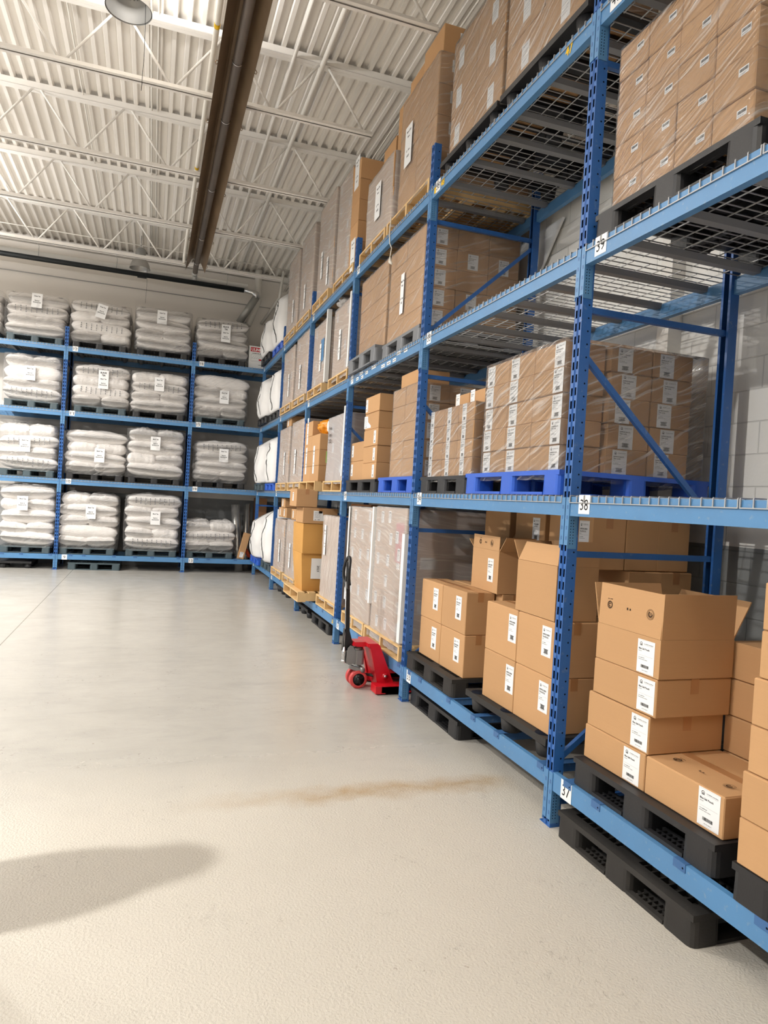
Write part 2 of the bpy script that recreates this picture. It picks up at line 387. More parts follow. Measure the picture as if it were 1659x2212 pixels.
# ------------------------------------------------------------------ printed labels
_L = {}
LABEL_MATS = ('paper', 'ink', 'lgrey')
def label_mesh(kind):
    if kind in _L: return _L[kind]
    mb = MB(); name = 'shipping_label'
    def paper(w, h): rect(mb, -w/2, w/2, -h/2, h/2, 0, 0.0)
    def product(w, h, lines, barcode_wide):
        paper(w, h)
        rect(mb, -w*.46, w*.46, h*.475, h*.478, 2, .0004); rect(mb, -w*.46, w*.46, -h*.478, -h*.475, 2, .0004)
        ring(mb, -w*.29, h*.37, w*.055, w*.075, 1); rect(mb, -w*.31, -w*.27, h*.335, h*.375, 1, .0006); rect(mb, -w*.37, -w*.21, h*.318, h*.325, 1, .0006)
        greek(mb, -w*.12, w*.42, h*.375, h*.018, 1, seed=5); rect(mb, -w*.12, w*.40, h*.345, h*.349, 2, .0005)
        v = h*.20
        for s, wd in lines: put_text(mb, s, h*.075, -w*.42, v, 1, 0.02, width=w*wd); v -= h*.085
        greek(mb, -w*.42, -w*.25, v+h*.03, h*.018, 1, seed=6)
        rect(mb, -w*.42, w*.42, h*.02, h*.0235, 2, .0005)
        greek(mb, -w*.42, -w*.05, -h*.055, h*.02, 1, seed=7); greek(mb, -w*.42, w*.12, -h*.105, h*.016, 1, seed=8)
        if barcode_wide: bars(mb, -w*.25, w*.22, -h*.34, -h*.25, 1, seed=2)
        else:
            rect(mb, -w*.24, w*.24, -h*.265, -h*.25, 1, .0006); rect(mb, -w*.24, w*.24, -h*.395, -h*.38, 1, .0006)
            bars(mb, -w*.2, w*.2, -h*.38, -h*.265, 1, seed=4)
        greek(mb, -w*.18, w*.18, -h*.425, h*.014, 1, seed=9)
    if kind == 'salt': product(.125, .168, [('Blue Salt Pouch', .62)], True)
    elif kind == 'green': product(.108, .190, [('SAFFRON GREEN', .72), ('TEA (POUCH)', .60)], False)
    elif kind == 'black': product(.112, .152, [('SAFFRON BLACK', .72), ('TEA (US)', .48)], False)
    elif kind == 'black_tall': product(.080, .146, [('SAFFRON BLACK', .72), ('TEA (US)', .48)], False)
    elif kind == 'barcode':
        paper(.056, .036); bars(mb, -.022, .024, -.002, .012, 1, seed=3); rect(mb, -.024, .024, -.0095, -.0085, 2, .0005); greek(mb, -.02, .012, -.014, .0025, 2)
    elif kind == 'plain':
        paper(.105, .17); greek(mb, -.03, .04, .06, .007, 2, seed=2)
        for k in range(4): rect(mb, -.04, .04-.006*k, .025-.022*k, .027-.022*k, 2, .0005)
    elif kind == 'part':
        paper(.085, .125); bars(mb, -.03, .03, .035, .05, 1, seed=9)
        for k in range(5): greek(mb, -.034, .03-.008*k, .018-.014*k, .006, 2, seed=k)
    elif kind == 'wide':
        paper(.17, .115); bars(mb, -.06, .045, .024, .04, 1, seed=6); greek(mb, -.07, -.02, .045, .006, 1)
        for k in range(5): greek(mb, -.072, .03-.012*k, .008-.012*k, .006, 2, seed=k+3)
        ring(mb, .055, -.005, .008, .012, 2)
    elif kind == 'strip':
        paper(.10, .42)
        for s, v in (('Black Tea', .12), ('Pouch', .075), ('01 - Nov', -.06), ('2023', -.105)): put_text(mb, s, .03, 0, v, 1, 0.02, align='C', width=.02*len(s)*.52)
    elif kind == 'sheet_box':
        paper(.20, .42)
        for s, v, w in (('Mixed Salt', .14, .12), ('Box', .085, .06), ('15 - Nov', -.06, .10), ('2023', -.12, .07)): put_text(mb, s, .03, 0, v, 1, 0.03, align='C', width=w)
    elif kind.startswith('tea'):
        h = .40 if kind == 'tea_tall' else .30
        paper(.205, h); v = h/2-.07
        if kind == 'tea_tall':
            put_text(mb, 'BLACK', .05, 0, v, 1, .04, align='C', width=.13); v -= .055; put_text(mb, 'TEA', .05, 0, v, 1, .04, align='C', width=.075); v -= .075
        put_text(mb, 'Green Tea' if kind == 'tea_green' else 'Black Tea', .035, 0, v, 1, .03, align='C', width=.12)
        put_text(mb, 'Batch #', .03, 0, v-.09, 1, .03, align='C', width=.085); put_text(mb, 'B230322720', .03, 0, v-.13, 1, .03, align='C', width=.145)
    elif kind == 'torn':
        mb.add([(-.13,0,-.07),(.13,0,-.075),(.13,0,-.05),(.02,0,0),(.0,0,.07),(-.13,0,.075)], [tuple(range(6))], 0)
        for k in range(6): greek(mb, -.11, -.02+.0*k, .05-.016*k, .006, 2, seed=k)
        put_text(mb, '25 - 1000', .02, -.11, -.062, 1, .02, width=.08)
    elif kind == 'note_green':
        paper(.20, .17)
        for k in range(6): greek(mb, -.08, .07-.01*k, .05-.02*k, .007, 1, seed=k+1)
    elif kind == 'date':
        paper(.24, .30)
    me = mb.mesh(name, [M['green'] if kind == 'note_green' else M['paper'], M['ink'], M['lgrey']])
    _L[kind] = me; return me
def put_label(parent, kind, loc, face='front', roll=0.0, name='shipping_label'):
    o = link(name, label_mesh(kind), parent, loc); o.rotation_mode = 'XYZ'
    o.rotation_euler = (0, roll, 0) if face == 'side' else (0, 0, 0)
    if face == 'front': o.rotation_euler = (Matrix.Rotation(-PI/2, 3, 'Z') @ Matrix.Rotation(roll, 3, 'Y')).to_euler()
    if face == 'top': o.rotation_euler = (-PI/2, 0, -PI/2)
    return o

# ------------------------------------------------------------------ cartons
_B = {}
def carton_mesh(sx, sy, sz, mat, seam='y'):
    k = (round(sx, 3), round(sy, 3), round(sz, 3), mat, seam)
    if k in _B: return _B[k]
    bm = bmesh.new(); b = 0.0045
    bmesh.ops.create_cube(bm, size=1.0)
    for v in bm.verts: v.co = Vector((v.co.x*sx, v.co.y*sy, (v.co.z+0.5)*sz))
    bmesh.ops.bevel(bm, geom=[e for e in bm.edges], offset=b, segments=1, affect='EDGES')
    me = bpy.data.meshes.new('carton'); bm.to_mesh(me); bm.free()
    # the two top flaps meet in a slot along the seam
    n = len(me.vertices); mb = MB(); mb.v = [tuple(v.co) for v in me.vertices]; mb.f = [tuple(p.vertices) for p in me.polygons]
    mb.mi = [0]*len(mb.f); mb.sm = [False]*len(mb.f)
    if seam == 'y': mb.box(-sx/2+.006, -.002, -sy/2+.006, sy/2-.006, sz-.001, sz+.002); mb.box(.002, sx/2-.006, -sy/2+.006, sy/2-.006, sz-.001, sz+.002)
    else: mb.box(-sx/2+.006, sx/2-.006, -sy/2+.006, -.002, sz-.001, sz+.002); mb.box(-sx/2+.006, sx/2-.006, .002, sy/2-.006, sz-.001, sz+.002)
    bpy.data.meshes.remove(me)
    _B[k] = mb.mesh('carton', [M[mat]]); return _B[k]
def tape_mesh(sx, sy, sz, along):
    k = ('tape', round(sx, 3), round(sy, 3), round(sz, 3), along)
    if k in _B: return _B[k]
    mb = MB(); w = .026; d = .0012; t = .075
    if along == 'y':
        mb.box(-w, w, -sy/2-d, sy/2+d, sz+.002, sz+.0032); 
        for s in (-1, 1):
            y0, y1 = sorted((s*sy/2, s*(sy/2+d))); mb.box(-w, w, y0, y1, sz-t, sz+.002)
    else:
        mb.box(-sx/2-d, sx/2+d, -w, w, sz+.002, sz+.0032)
        for s in (-1, 1):
            x0, x1 = sorted((s*sx/2, s*(sx/2+d))); mb.box(x0, x1, -w, w, sz-t, sz+.002)
    _B[k] = mb.mesh('packing_tape', [M['tape']]); return _B[k]
def carton(label, x0, x1, y0, y1, z0, z1, group=None, mat='kraft', front=None, side=None, tape=None, rz=0.0, gap=0.0015, name='carton'):
    """A closed carton. front / side: list of (label kind, u, v[, roll]) with u, v as fractions of that face from its left and its bottom."""
    sx, sy, sz = x1-x0-gap, y1-y0-gap, z1-z0-0.0035
    o = link(name, carton_mesh(sx, sy, sz, mat, tape or 'y'), None, ((x0+x1)/2, (y0+y1)/2, z0+0.0006), rz)
    tag(o, label, 'carton', group)
    if tape: link('packing_tape', tape_mesh(sx, sy, sz, tape), o)
    for spec in (front or []):
        put_label(o, spec[0], (-sx/2-.0012, sy*(.5-spec[1]), sz*spec[2]), 'front', spec[3] if len(spec) > 3 else 0)
    for spec in (side or []):
        put_label(o, spec[0], (sx*(spec[1]-.5), -sy/2-.0012, sz*spec[2]), 'side', spec[3] if len(spec) > 3 else 0)
    return o
def open_carton(label, x0, x1, y0, y1, z0, z1, flaps, mat='kraft', front=None, rz=0.0, group=None, marks=None, t=.006):
    """flaps: dict of front / back / near / far -> (length, angle from straight up, outward positive)."""
    sx, sy, sz = x1-x0-.002, y1-y0-.002, z1-z0
    mb = MB(); mb.box(-sx/2, sx/2, -sy/2, sy/2, 0, t)
    mb.box(-sx/2, -sx/2+t, -sy/2, sy/2, t, sz); mb.box(sx/2-t, sx/2, -sy/2, sy/2, t, sz)
    mb.box(-sx/2+t, sx/2-t, -sy/2, -sy/2+t, t, sz); mb.box(-sx/2+t, sx/2-t, sy/2-t, sy/2, t, sz)
    o = link('open_carton', mb.mesh('open_carton', [M[mat]]), None, ((x0+x1)/2, (y0+y1)/2, z0+.0006), rz)
    tag(o, label, 'carton', group)
    for k, (ln, ang) in flaps.items():
        mb = MB(); a = .004
        if k in ('front', 'back'): mb.box(-t/2, t/2, -sy/2+a, sy/2-a, .001, ln)
        else: mb.box(-sx/2+a, sx/2-a, -t/2, t/2, .001, ln)
        f = obj('flap', mb, M[mat], o)
        f.location = {'front': (-sx/2+t/2, 0, sz), 'back': (sx/2-t/2, 0, sz), 'near': (0, -sy/2+t/2, sz), 'far': (0, sy/2-t/2, sz)}[k]
        f.rotation_euler = {'front': (0, -ang, 0), 'back': (0, ang, 0), 'near': (ang, 0, 0), 'far': (-ang, 0, 0)}[k]
        if marks and k in marks:
            pm = MB(); marks[k](pm); g = obj('printed_mark', pm, [M['stamp'], M['stamp']], f, (-t/2-.0008, 0, ln/2) if k == 'front' else (0, -t/2-.0008, ln/2))
            if k == 'front': g.rotation_euler = (0, 0, -PI/2)
    for spec in (front or []):
        put_label(o, spec[0], (-sx/2-.0012, sy*(.5-spec[1]), sz*spec[2]), 'front', spec[3] if len(spec) > 3 else 0)
    return o
def carton_marks(dx, up=True):   # the round carton stamps and the line of print between them
    def f(mb):
        s = -1 if up else 1
        ring(mb, -dx, 0, .015, .021, 0); ring(mb, -dx, 0, .006, .011, 0, a0=.6, a1=5.0); rect(mb, -dx-.004, -dx+.004, -.012, -.006, 0, .0006); greek(mb, -dx-.02, -dx+.02, .03, .005, 0)
        greek(mb, -.02, .022, -.006, .014, 0, seed=12)
        ring(mb, dx, 0, .026, .0275, 0); ring(mb, dx, 0, .021, .0225, 0); ring(mb, dx, 0, .010, .016, 0, a0=2, a1=6.5)
        for k in range(3): greek(mb, dx-.014, dx+.014, -.008+.007*k, .004, 0, seed=k)
    return f

# ------------------------------------------------------------------ pallets (near face at y0, aisle face at x0; they reach x0+1.2)
_P = {}
def pallet_parts(style, L, D, H, mat):
    """List of (part name, mesh). L along y, D along x."""
    k = (style, round(L, 2), round(D, 2), round(H, 3), mat)
    if k in _P: return _P[k]
    m = [M[mat]]; out = []
    if style == 'rack':        # moulded pallet with nine feet and a frame with grid windows below
        mb = MB(); zt = H-.030
        bx, by = .16, .19
        mb.box(0, .07, 0, L, zt, H); mb.box(D-.07, D, 0, L, zt, H); mb.box(.07, D-.07, 0, .07, zt, H); mb.box(.07, D-.07, L-.07, L, zt, H)
        mb.box(D/2-.07, D/2+.07, .07, L-.07, zt, H); mb.box(.07, D-.07, L/2-.08, L/2+.08, zt, H-.0005)
        nx, ny = 18, 16
        for i in range(1, nx): x = .07+(D-.14)*i/nx; mb.box(x-.004, x+.004, .07, L-.07, zt+.003, H-.002)
        for i in range(1, ny): y = .07+(L-.14)*i/ny; mb.box(.07, D-.07, y-.004, y+.004, zt+.003, H-.003)
        out.append(('top_deck', mb.mesh('top_deck', m)))
        mb = MB(); zb = .018
        for (a, b) in ((0, .12), (D/2-.07, D/2+.07), (D-.12, D)):
            for (c, d) in ((by, L/2-by/2), (L/2+by/2, L-by)):
                w = b-a; mb.box(a, a+.03, c-.01, d+.01, 0, zb); mb.box(b-.022, b, c-.01, d+.01, 0, zb)
                for q in range(1, 7): y = c+(d-c)*q/7; mb.box(a+.03, b-.022, y-.005, y+.005, 0, zb-.002)
                mb.box(a+.03+(w-.05)/2-.004, a+.03+(w-.05)/2+.004, c, d, 0, zb-.003)
            
        for (c, d) in ((0, .10), (L/2-.06, L/2+.06), (L-.10, L)): mb.box(bx-.02, D/2-bx/2+.02, c, d, 0, zb-.001); mb.box(D/2+bx/2-.02, D-bx+.02, c, d, 0, zb-.001)
        out.append(('bottom_frame', mb.mesh('bottom_frame', m)))
        ft = MB(); ft.rbox(-bx/2, bx/2, -by/2, by/2, 0, zt+.002, .035, taper=-.03); fm = ft.mesh('foot', m)
        for x in (bx/2, D/2, D-bx/2):
            for y in (by/2, L/2, L-by/2): out.append(('foot', fm, (x, y, 0)))
    elif style == 'nest':      # light nestable pallet: thick lip, cup feet that open upwards
        mb = MB(); zt = H-.045
        mb.box(0, .11, 0, L, zt, H); mb.box(D-.11, D, 0, L, zt, H); mb.box(.11, D-.11, 0, .10, zt, H); mb.box(.11, D-.11, L-.10, L, zt, H); mb.box(D/2-.06, D/2+.06, .1, L-.1, zt+.01, H); mb.box(.11, D-.11, L/2-.06, L/2+.06, zt+.012, H-.001)
        for i in range(1, 10): y = L*i/10; mb.box(.11, D-.11, y-.012, y+.012, zt+.015, H-.004)
        out.append(('top_deck', mb.mesh('top_deck', m)))
        hb = MB()
        for i in range(14):
            y = .14+(L-.28)*i/13
            if abs(y-L/2) > .1: hb.box(.085, .10, y-.022, y+.022, H, H+.0008)
        for y in (.11, L/2, L-.11): hb.lathe([(.062, H+.0004), (.062, H+.001), (.0, H+.001)], (.062, y, 0), 16)
        out.append(('opening', hb.mesh('opening', [M['hole']])))
        ft = MB(); ft.lathe([(.0, 0), (.058, 0), (.066, .012), (.078, zt+.002), (.0, zt+.002)], n=16); fm = ft.mesh('foot', m)
        for x in (.085, D/2, D-.085):
            for y in (.11, L/2, L-.11): out.append(('foot', fm, (x, y, 0)))
    elif style == 'wood':      # stringers run into the rack, boards run along it
        sb = MB(); sb.prism([(0, .016), (D, .016), (D, H-.018), (0, H-.018)], -.019, .019, 'y'); sm = sb.mesh('stringer', m)
        for y in (.02, L/2, L-.02): out.append(('stringer', sm, (0, y, 0)))
        bt = MB(); bt.box(0, .10, 0, L, H-.018, H); bm_ = bt.mesh('deck_board', m)
        for i in range(8): out.append(('deck_board', bm_, ((D-.10)*i/7, 0, 0)))
        bt = MB(); bt.box(0, .12, 0, L, 0, .016); bm_ = bt.mesh('bottom_board', m)
        for i in range(4): out.append(('bottom_board', bm_, ((D-.12)*i/3, 0, 0)))
    _P[k] = out; return out
def pallet(style, mat, label, x0, y0, z0, L=1.03, D=1.2, H=.145, group=None, rz=0.0):
    o = thing('wooden_pallet' if style == 'wood' else 'plastic_pallet', label, 'pallet', (x0, y0, z0+.0008), rz, group)
    for q in pallet_parts(style, L, D, H, mat): link(q[0], q[1], o, q[2] if len(q) > 2 else (0, 0, 0))
    return o

# ------------------------------------------------------------------ stretch film round a load
def wrap(label, x0, x1, y0, y1, z0, z1, mat='film', amp=.004, r=.03, seed=0, top=.07, flare=0.0, sheets=(), res=.055, group=None, bulge=None, name='stretch_wrap'):
    rr = random.Random(seed); pts = []; g = .008
    X0, X1, Y0, Y1 = x0-g, x1+g, y0-g, y1+g
    def seg(a, b): 
        n = max(2, int(math.dist(a, b)/res))
        return [(a[0]+(b[0]-a[0])*i/n, a[1]+(b[1]-a[1])*i/n) for i in range(n)]
    cs = [((X0+r, Y0+r), PI, 1.5*PI), ((X1-r, Y0+r), 1.5*PI, 2*PI), ((X1-r, Y1-r), 0, PI/2), ((X0+r, Y1-r), PI/2, PI)]
    for i, (c, a0, a1) in enumerate(cs):
        arc = [(c[0]+r*math.cos(a0+(a1-a0)*k/3), c[1]+r*math.sin(a0+(a1-a0)*k/3)) for k in range(4)]
        pts += arc[:-1]; nx = cs[(i+1) % 4]; a2 = nx[1]
        pts += seg(arc[-1], (nx[0][0]+r*math.cos(a2), nx[0][1]+r*math.sin(a2)))
    N = len(pts); nz = max(3, int((z1-z0)/res)); mb = MB(); vs = []; cx, cy = (x0+x1)/2, (y0+y1)/2
    lv = [(z0+(z1-z0)*i/nz, 0.0) for i in range(nz+1)]
    if top: lv += [(z1+.010, top*.35), (z1+.008, top)]
    for (z, inn) in lv:
        for (px, py) in pts:
            d = Vector((px-cx, py-cy)); d.normalize(); nrm = Vector((0, 0))
            if px < X0+r: nrm.x = -1
            if px > X1-r: nrm.x = 1
            if py < Y0+r: nrm.y = -1
            if py > Y1-r: nrm.y = 1
            if nrm.length: nrm.normalize()
            q = noise.noise(Vector((px*7+seed, py*7, z*5)))*amp+noise.noise(Vector((px*22, py*22+seed, z*14)))*amp*.5
            q = max(q, -g*.7)+abs(amp)*.3
            t = (z-z0)/max(.01, z1-z0)
            q += flare*max(0, .25-t)*4*.25*(1+noise.noise(Vector((px*9, py*9, seed)))*.8)
            if bulge: q += bulge*math.sin(PI*min(1, max(0, t)))
            vs.append((px+nrm.x*(q-inn), py+nrm.y*(q-inn), z+(noise.noise(Vector((px*11, py*11, seed)))*.012 if z == z0 else 0)))
    fs = [(i*N+k, i*N+(k+1) % N, (i+1)*N+(k+1) % N, (i+1)*N+k) for i in range(len(lv)-1) for k in range(N)]
    mb.add(vs, fs, 0, True)
    o = obj(name, mb, M[mat]); tag(o, label, 'stretch film', group)
    for s in sheets:   # (kind, face, u metres from the face's left edge, z metres, roll)
        kind, face, u, z = s[:4]; roll = s[4] if len(s) > 4 else 0
        if face == 'front': put_label(o, kind, (X0-.006-amp, y1-u, z), 'front', roll, 'paper_sheet')
        else: put_label(o, kind, (x0+u, Y0-.006-amp, z), 'side', roll, 'paper_sheet')
    return o

def grid_load(desc, x0, x1, y0, y1, z0, z1, nx, ny, nz, mat='kraft', front=None, side=None, group=None, film=None, topfull=True, ends=True, **fw):
    """Cartons in rows; those on the aisle face, on the near side and on top are built. desc: 'brown carton in ...' ; front(j, k) / side(i, k) give label specs."""
    dx, dy, dz = (x1-x0)/nx, (y1-y0)/ny, (z1-z0)/nz
    rr = random.Random(int(x0*100+y0*77+z0*13))
    for k in range(nz):
        for i in range(nx):
            for j in range(ny):
                if not (i == 0 or (j == 0 and ends)): continue
                row = 'top row' if k == nz-1 else 'bottom row' if k == 0 else ORD[nz-k]+' row down'
                pos = []
                if i == 0: pos.append(ORD[ny-j]+' column')
                else: pos.append('end face '+ORD[i+1]+' file')
                jx, jy = rr.uniform(-.004, .004), rr.uniform(-.003, .003)
                carton('%s, %s, %s' % (desc, row, pos[0]), x0+dx*i+jx, x0+dx*(i+1)+jx-.002, y0+dy*j+jy+.001, y0+dy*(j+1)+jy-.001, z0+dz*k, z0+dz*(k+1), group, mat,
                       front(j, k) if (front and i == 0) else None, side(i, k) if (side and j == 0) else None)
    if film: wrap(film, x0, x1, y0, y1, z0-fw.pop('skirt', .05), z1, fw.pop('fmat', 'film'), **fw)

# ------------------------------------------------------------------ pallet racking
YA, BAY, XF = 3.441, 2.515, 2.318
PW, PD = .076, .068
LV = (.222, 1.837, 3.300, 4.680); BH = (.108, .113, .113, .113)
DECK = [LV[i]+BH[i] for i in range(4)]     # beam tops
def post_mesh(h, side=True):
    """Upright channel, front face towards -x with two columns of slots either side of a groove, bolt holes down the near side."""
    mb = MB(); ys = [0, .011, .025, .0335, .0425, .047, .064, .076]; xs = [0, 0, 0, .008, .008, 0, 0, 0]
    p = .0762; n = int(h/p)
    def strip(a, b, z0, z1): mb.add([(xs[a], ys[a], z0), (xs[b], ys[b], z0), (xs[b], ys[b], z1), (xs[a], ys[a], z1)], [(0, 1, 2, 3)])
    for a, b in ((0, 1), (2, 3), (3, 4), (4, 5), (6, 7)): strip(a, b, 0, h)
    for k in range(n+1):
        z = k*p
        if z >= h: break
        z1 = min(h, z+.030)
        for a, b in ((1, 2), (5, 6)): strip(a, b, z, z1)
    th = .003
    mb.box(0, PD, 0, th, 0, h); mb.box(0, PD, PW-th, PW, 0, h); mb.box(PD-.003, PD, th, .018, 0, h); mb.box(PD-.003, PD, PW-.018, PW-th, 0, h)
    for k in range(n): 
        z = k*p+.025; c = .0058
        for yy, s in ((-.0006, 1), (PW+.0006, -1)):
            if yy > 0: continue
            mb.add([(.046+c*math.cos(a*PI/4), yy, z+c*math.sin(a*PI/4)) for a in range(8)], [tuple(range(8))], 1)
    mb.box(.0095, .0105, .004, PW-.004, 0, h-.002, 1)       # dark plate standing in for the shade inside the channel
    return mb.mesh('post', [M['upright'], M['hole']])
def brace_mesh(p0, p1, w=.036, d=.030):
    mb = MB(); mb.bar(p0, p1, w, d, (0, 1, 0)); return mb.mesh('brace', [M['upright']])
RD = 1.152                                                  # rack depth
def build_rack(name, label, kf, n_posts, heights, n_bays, plates, stencils, number_end, hooks=True, dark=False):
    """Local frame: aisle face at x = 0, posts along +y from y = 0. plates: {(bay, level): number}."""
    R = thing(name, label, 'pallet rack')
    pm = {}
    for k in range(n_posts):
        h = heights[k]; y = BAYS[name]*k
        if h not in pm: pm[h] = post_mesh(h)
        fr = link('upright_frame', None, R, (0, y, 0))
        a = link('post', pm[h], fr); b = link('post', pm[h], fr, (RD, PW, 0), PI)
        for x in (0, RD-PD): mb = MB(); mb.box(x-.003, x+PD+.004, -.003, PW+.03, .0008, .006); obj('foot_plate', mb, M['upright'], fr)
        yc = PW/2
        for z in (.14, 1.613, 3.055, 4.50):
            if z < h-.05: link('brace', brace_mesh((PD-.004, yc, z), (RD-PD+.004, yc, z)), fr)
        for (z0, z1) in ((.40, 1.20), (2.78, 1.86), (3.48, 4.42)):
            if z1 < h: link('brace', brace_mesh((PD-.004, yc, z0), (RD-PD+.004, yc, z1), .034, .028), fr)
    by = BAYS[name]
    for k in range(n_bays):
        y0, y1 = by*k+PW, by*(k+1)
        for l in range(4):
            z0, z1 = LV[l], LV[l]+BH[l]
            for back in (0, 1):
                mb = MB()
                if not back:
                    mb.prism([(0, z0), (.045, z0), (.045, z1-.022), (.030, z1-.022), (.030, z1), (0, z1)], y0-.002, y1+.002, 'y')
                    zb, zt = z1-.305, z1-.004
                    for s, ye in ((1, y0), (-1, y1)):
                        a, b = (ye-.034, ye) if s > 0 else (ye, ye+.034)
                        mb.box(-.005, -.001, a, b, zb+.02, zt)                      # end plate on the face of the post
                        q = (ye-.0005, ye+.004) if s > 0 else (ye-.004, ye+.0005)
                        mb.box(-.005, .056, q[0], q[1], zb, zt)
                        for r in range(9):
                            for xx in (.012, .030):
                                zz = zb+.03+r*.017; mb.box(xx-.0025, xx+.0025, q[0]-.0005, q[1]+.0005, zz-.003, zz+.003, 1)
                        for r in range(4):
                            zz = zb+.05+r*.0508*1.2; mb.box(-.0058, -.001, (a+b)/2+s*.003-.006, (a+b)/2+s*.003+.006, zz, zz+.022, 2)
                else: mb.prism([(RD-.045, z0), (RD, z0), (RD, z1), (RD-.030, z1), (RD-.030, z1-.022), (RD-.045, z1-.022)], y0-.002, y1+.002, 'y')
                bo = obj('beam', mb, [M['beam'], M['hole'], M['clip']], R)
                if not back and (k, l) in plates:
                    pb = MB(); s = str(plates[(k, l)])
                    rect(pb, -.052, .052, -.054, .054, 0, 0); put_text(pb, s, .088, 0, -.032, 1, .0, .0008, 'C', .030*len(s)+.012)
                    yp = (y1-.14) if number_end == 'far' else (y0+.045+.057)
                    pl = obj('number_plate', pb, [M['paper'], M['ink']], bo, (-.0018, yp, z0+.070 if l else z0+.052), -PI/2)
                for st in stencils:
                    if not back and st[0] == (k, l):
                        pb = MB(); put_text(pb, st[1], .085, 0, -.03, 0, .03, .0008, 'C', .04*len(st[1])); obj('stencil_number', pb, M['yellow'], bo, (-.0016, st[2], z0+.056), -PI/2)
        # support bars hooked over the lowest beams
        if hooks:
            for q in HOOKS:
                mb = MB(); yb = y0+q; mb.box(.002, RD-.002, yb-.037, yb+.037, DECK[0]+.0006, DECK[0]+.0024); mb.box(-.0032, .002, yb-.037, yb+.037, DECK[0]-.036, DECK[0]+.0024)
                mb.box(.05, RD-.05, yb-.03, yb+.03, DECK[0]-.05, DECK[0]+.0006)
                mb.add([(-.0036, yb-.022+.005*math.cos(a*PI/4), DECK[0]-.02+.005*math.sin(a*PI/4)) for a in range(8)], [tuple(range(8))], 1)
                obj('support_bar', mb, [M['clip'], M['hole']], R)
    return R
BAYS = {}; HOOKS = (.06, .62, .98, 1.42, 2.03, 2.29)
def deck_parts(L):
    k = ('deck', round(L, 3))
    if k in _P: return _P[k]
    mb = MB(); w = .0027; z = .006
    n = int(round(L/.066))
    for i in range(n+1):
        y = .004+(L-.008)*i/n
        mb.box(-.006, RD-.02, y-w, y+w, z-w, z+w); mb.box(-.0085, -.0035, y-w, y+w, z-.040, z)
    m_ = int((RD-.05)/.118)
    for i in range(m_+1):
        x = .03+(RD-.06)*i/m_; mb.box(x-w, x+w, .002, L-.002, z-3*w, z-w)
    mb.box(-.0085, -.0035, .002, L-.002, z-.043, z-.038)
    ch = MB(); ch.prism([(-.036, 0), (.036, 0), (.026, -.036), (-.026, -.036)], .048, RD-.048, 'x')
    cm = MB(); vs = []
    # channel section spans y and z, runs along x
    cm.v = list(ch.v); cm.f = list(ch.f); cm.mi = list(ch.mi); cm.sm = list(ch.sm)
    _P[k] = (mb.mesh('wire_mesh', [M['wire']]), cm.mesh('support_channel', [M['channel']])); return _P[k]
def wire_deck(label, place, L, group=None):
    """place(x, y, z) -> world matrix builder."""
    o = thing('wire_deck', label, 'wire deck', (0, 0, 0), 0, group); a, b = deck_parts(L)
    link('wire_mesh', a, o)
    for q in (.14, .5, .86): link('support_channel', b, o, (0, L*q, .0005-.003))
    o.location, rz = place; o.rotation_euler = (0, 0, rz); return o

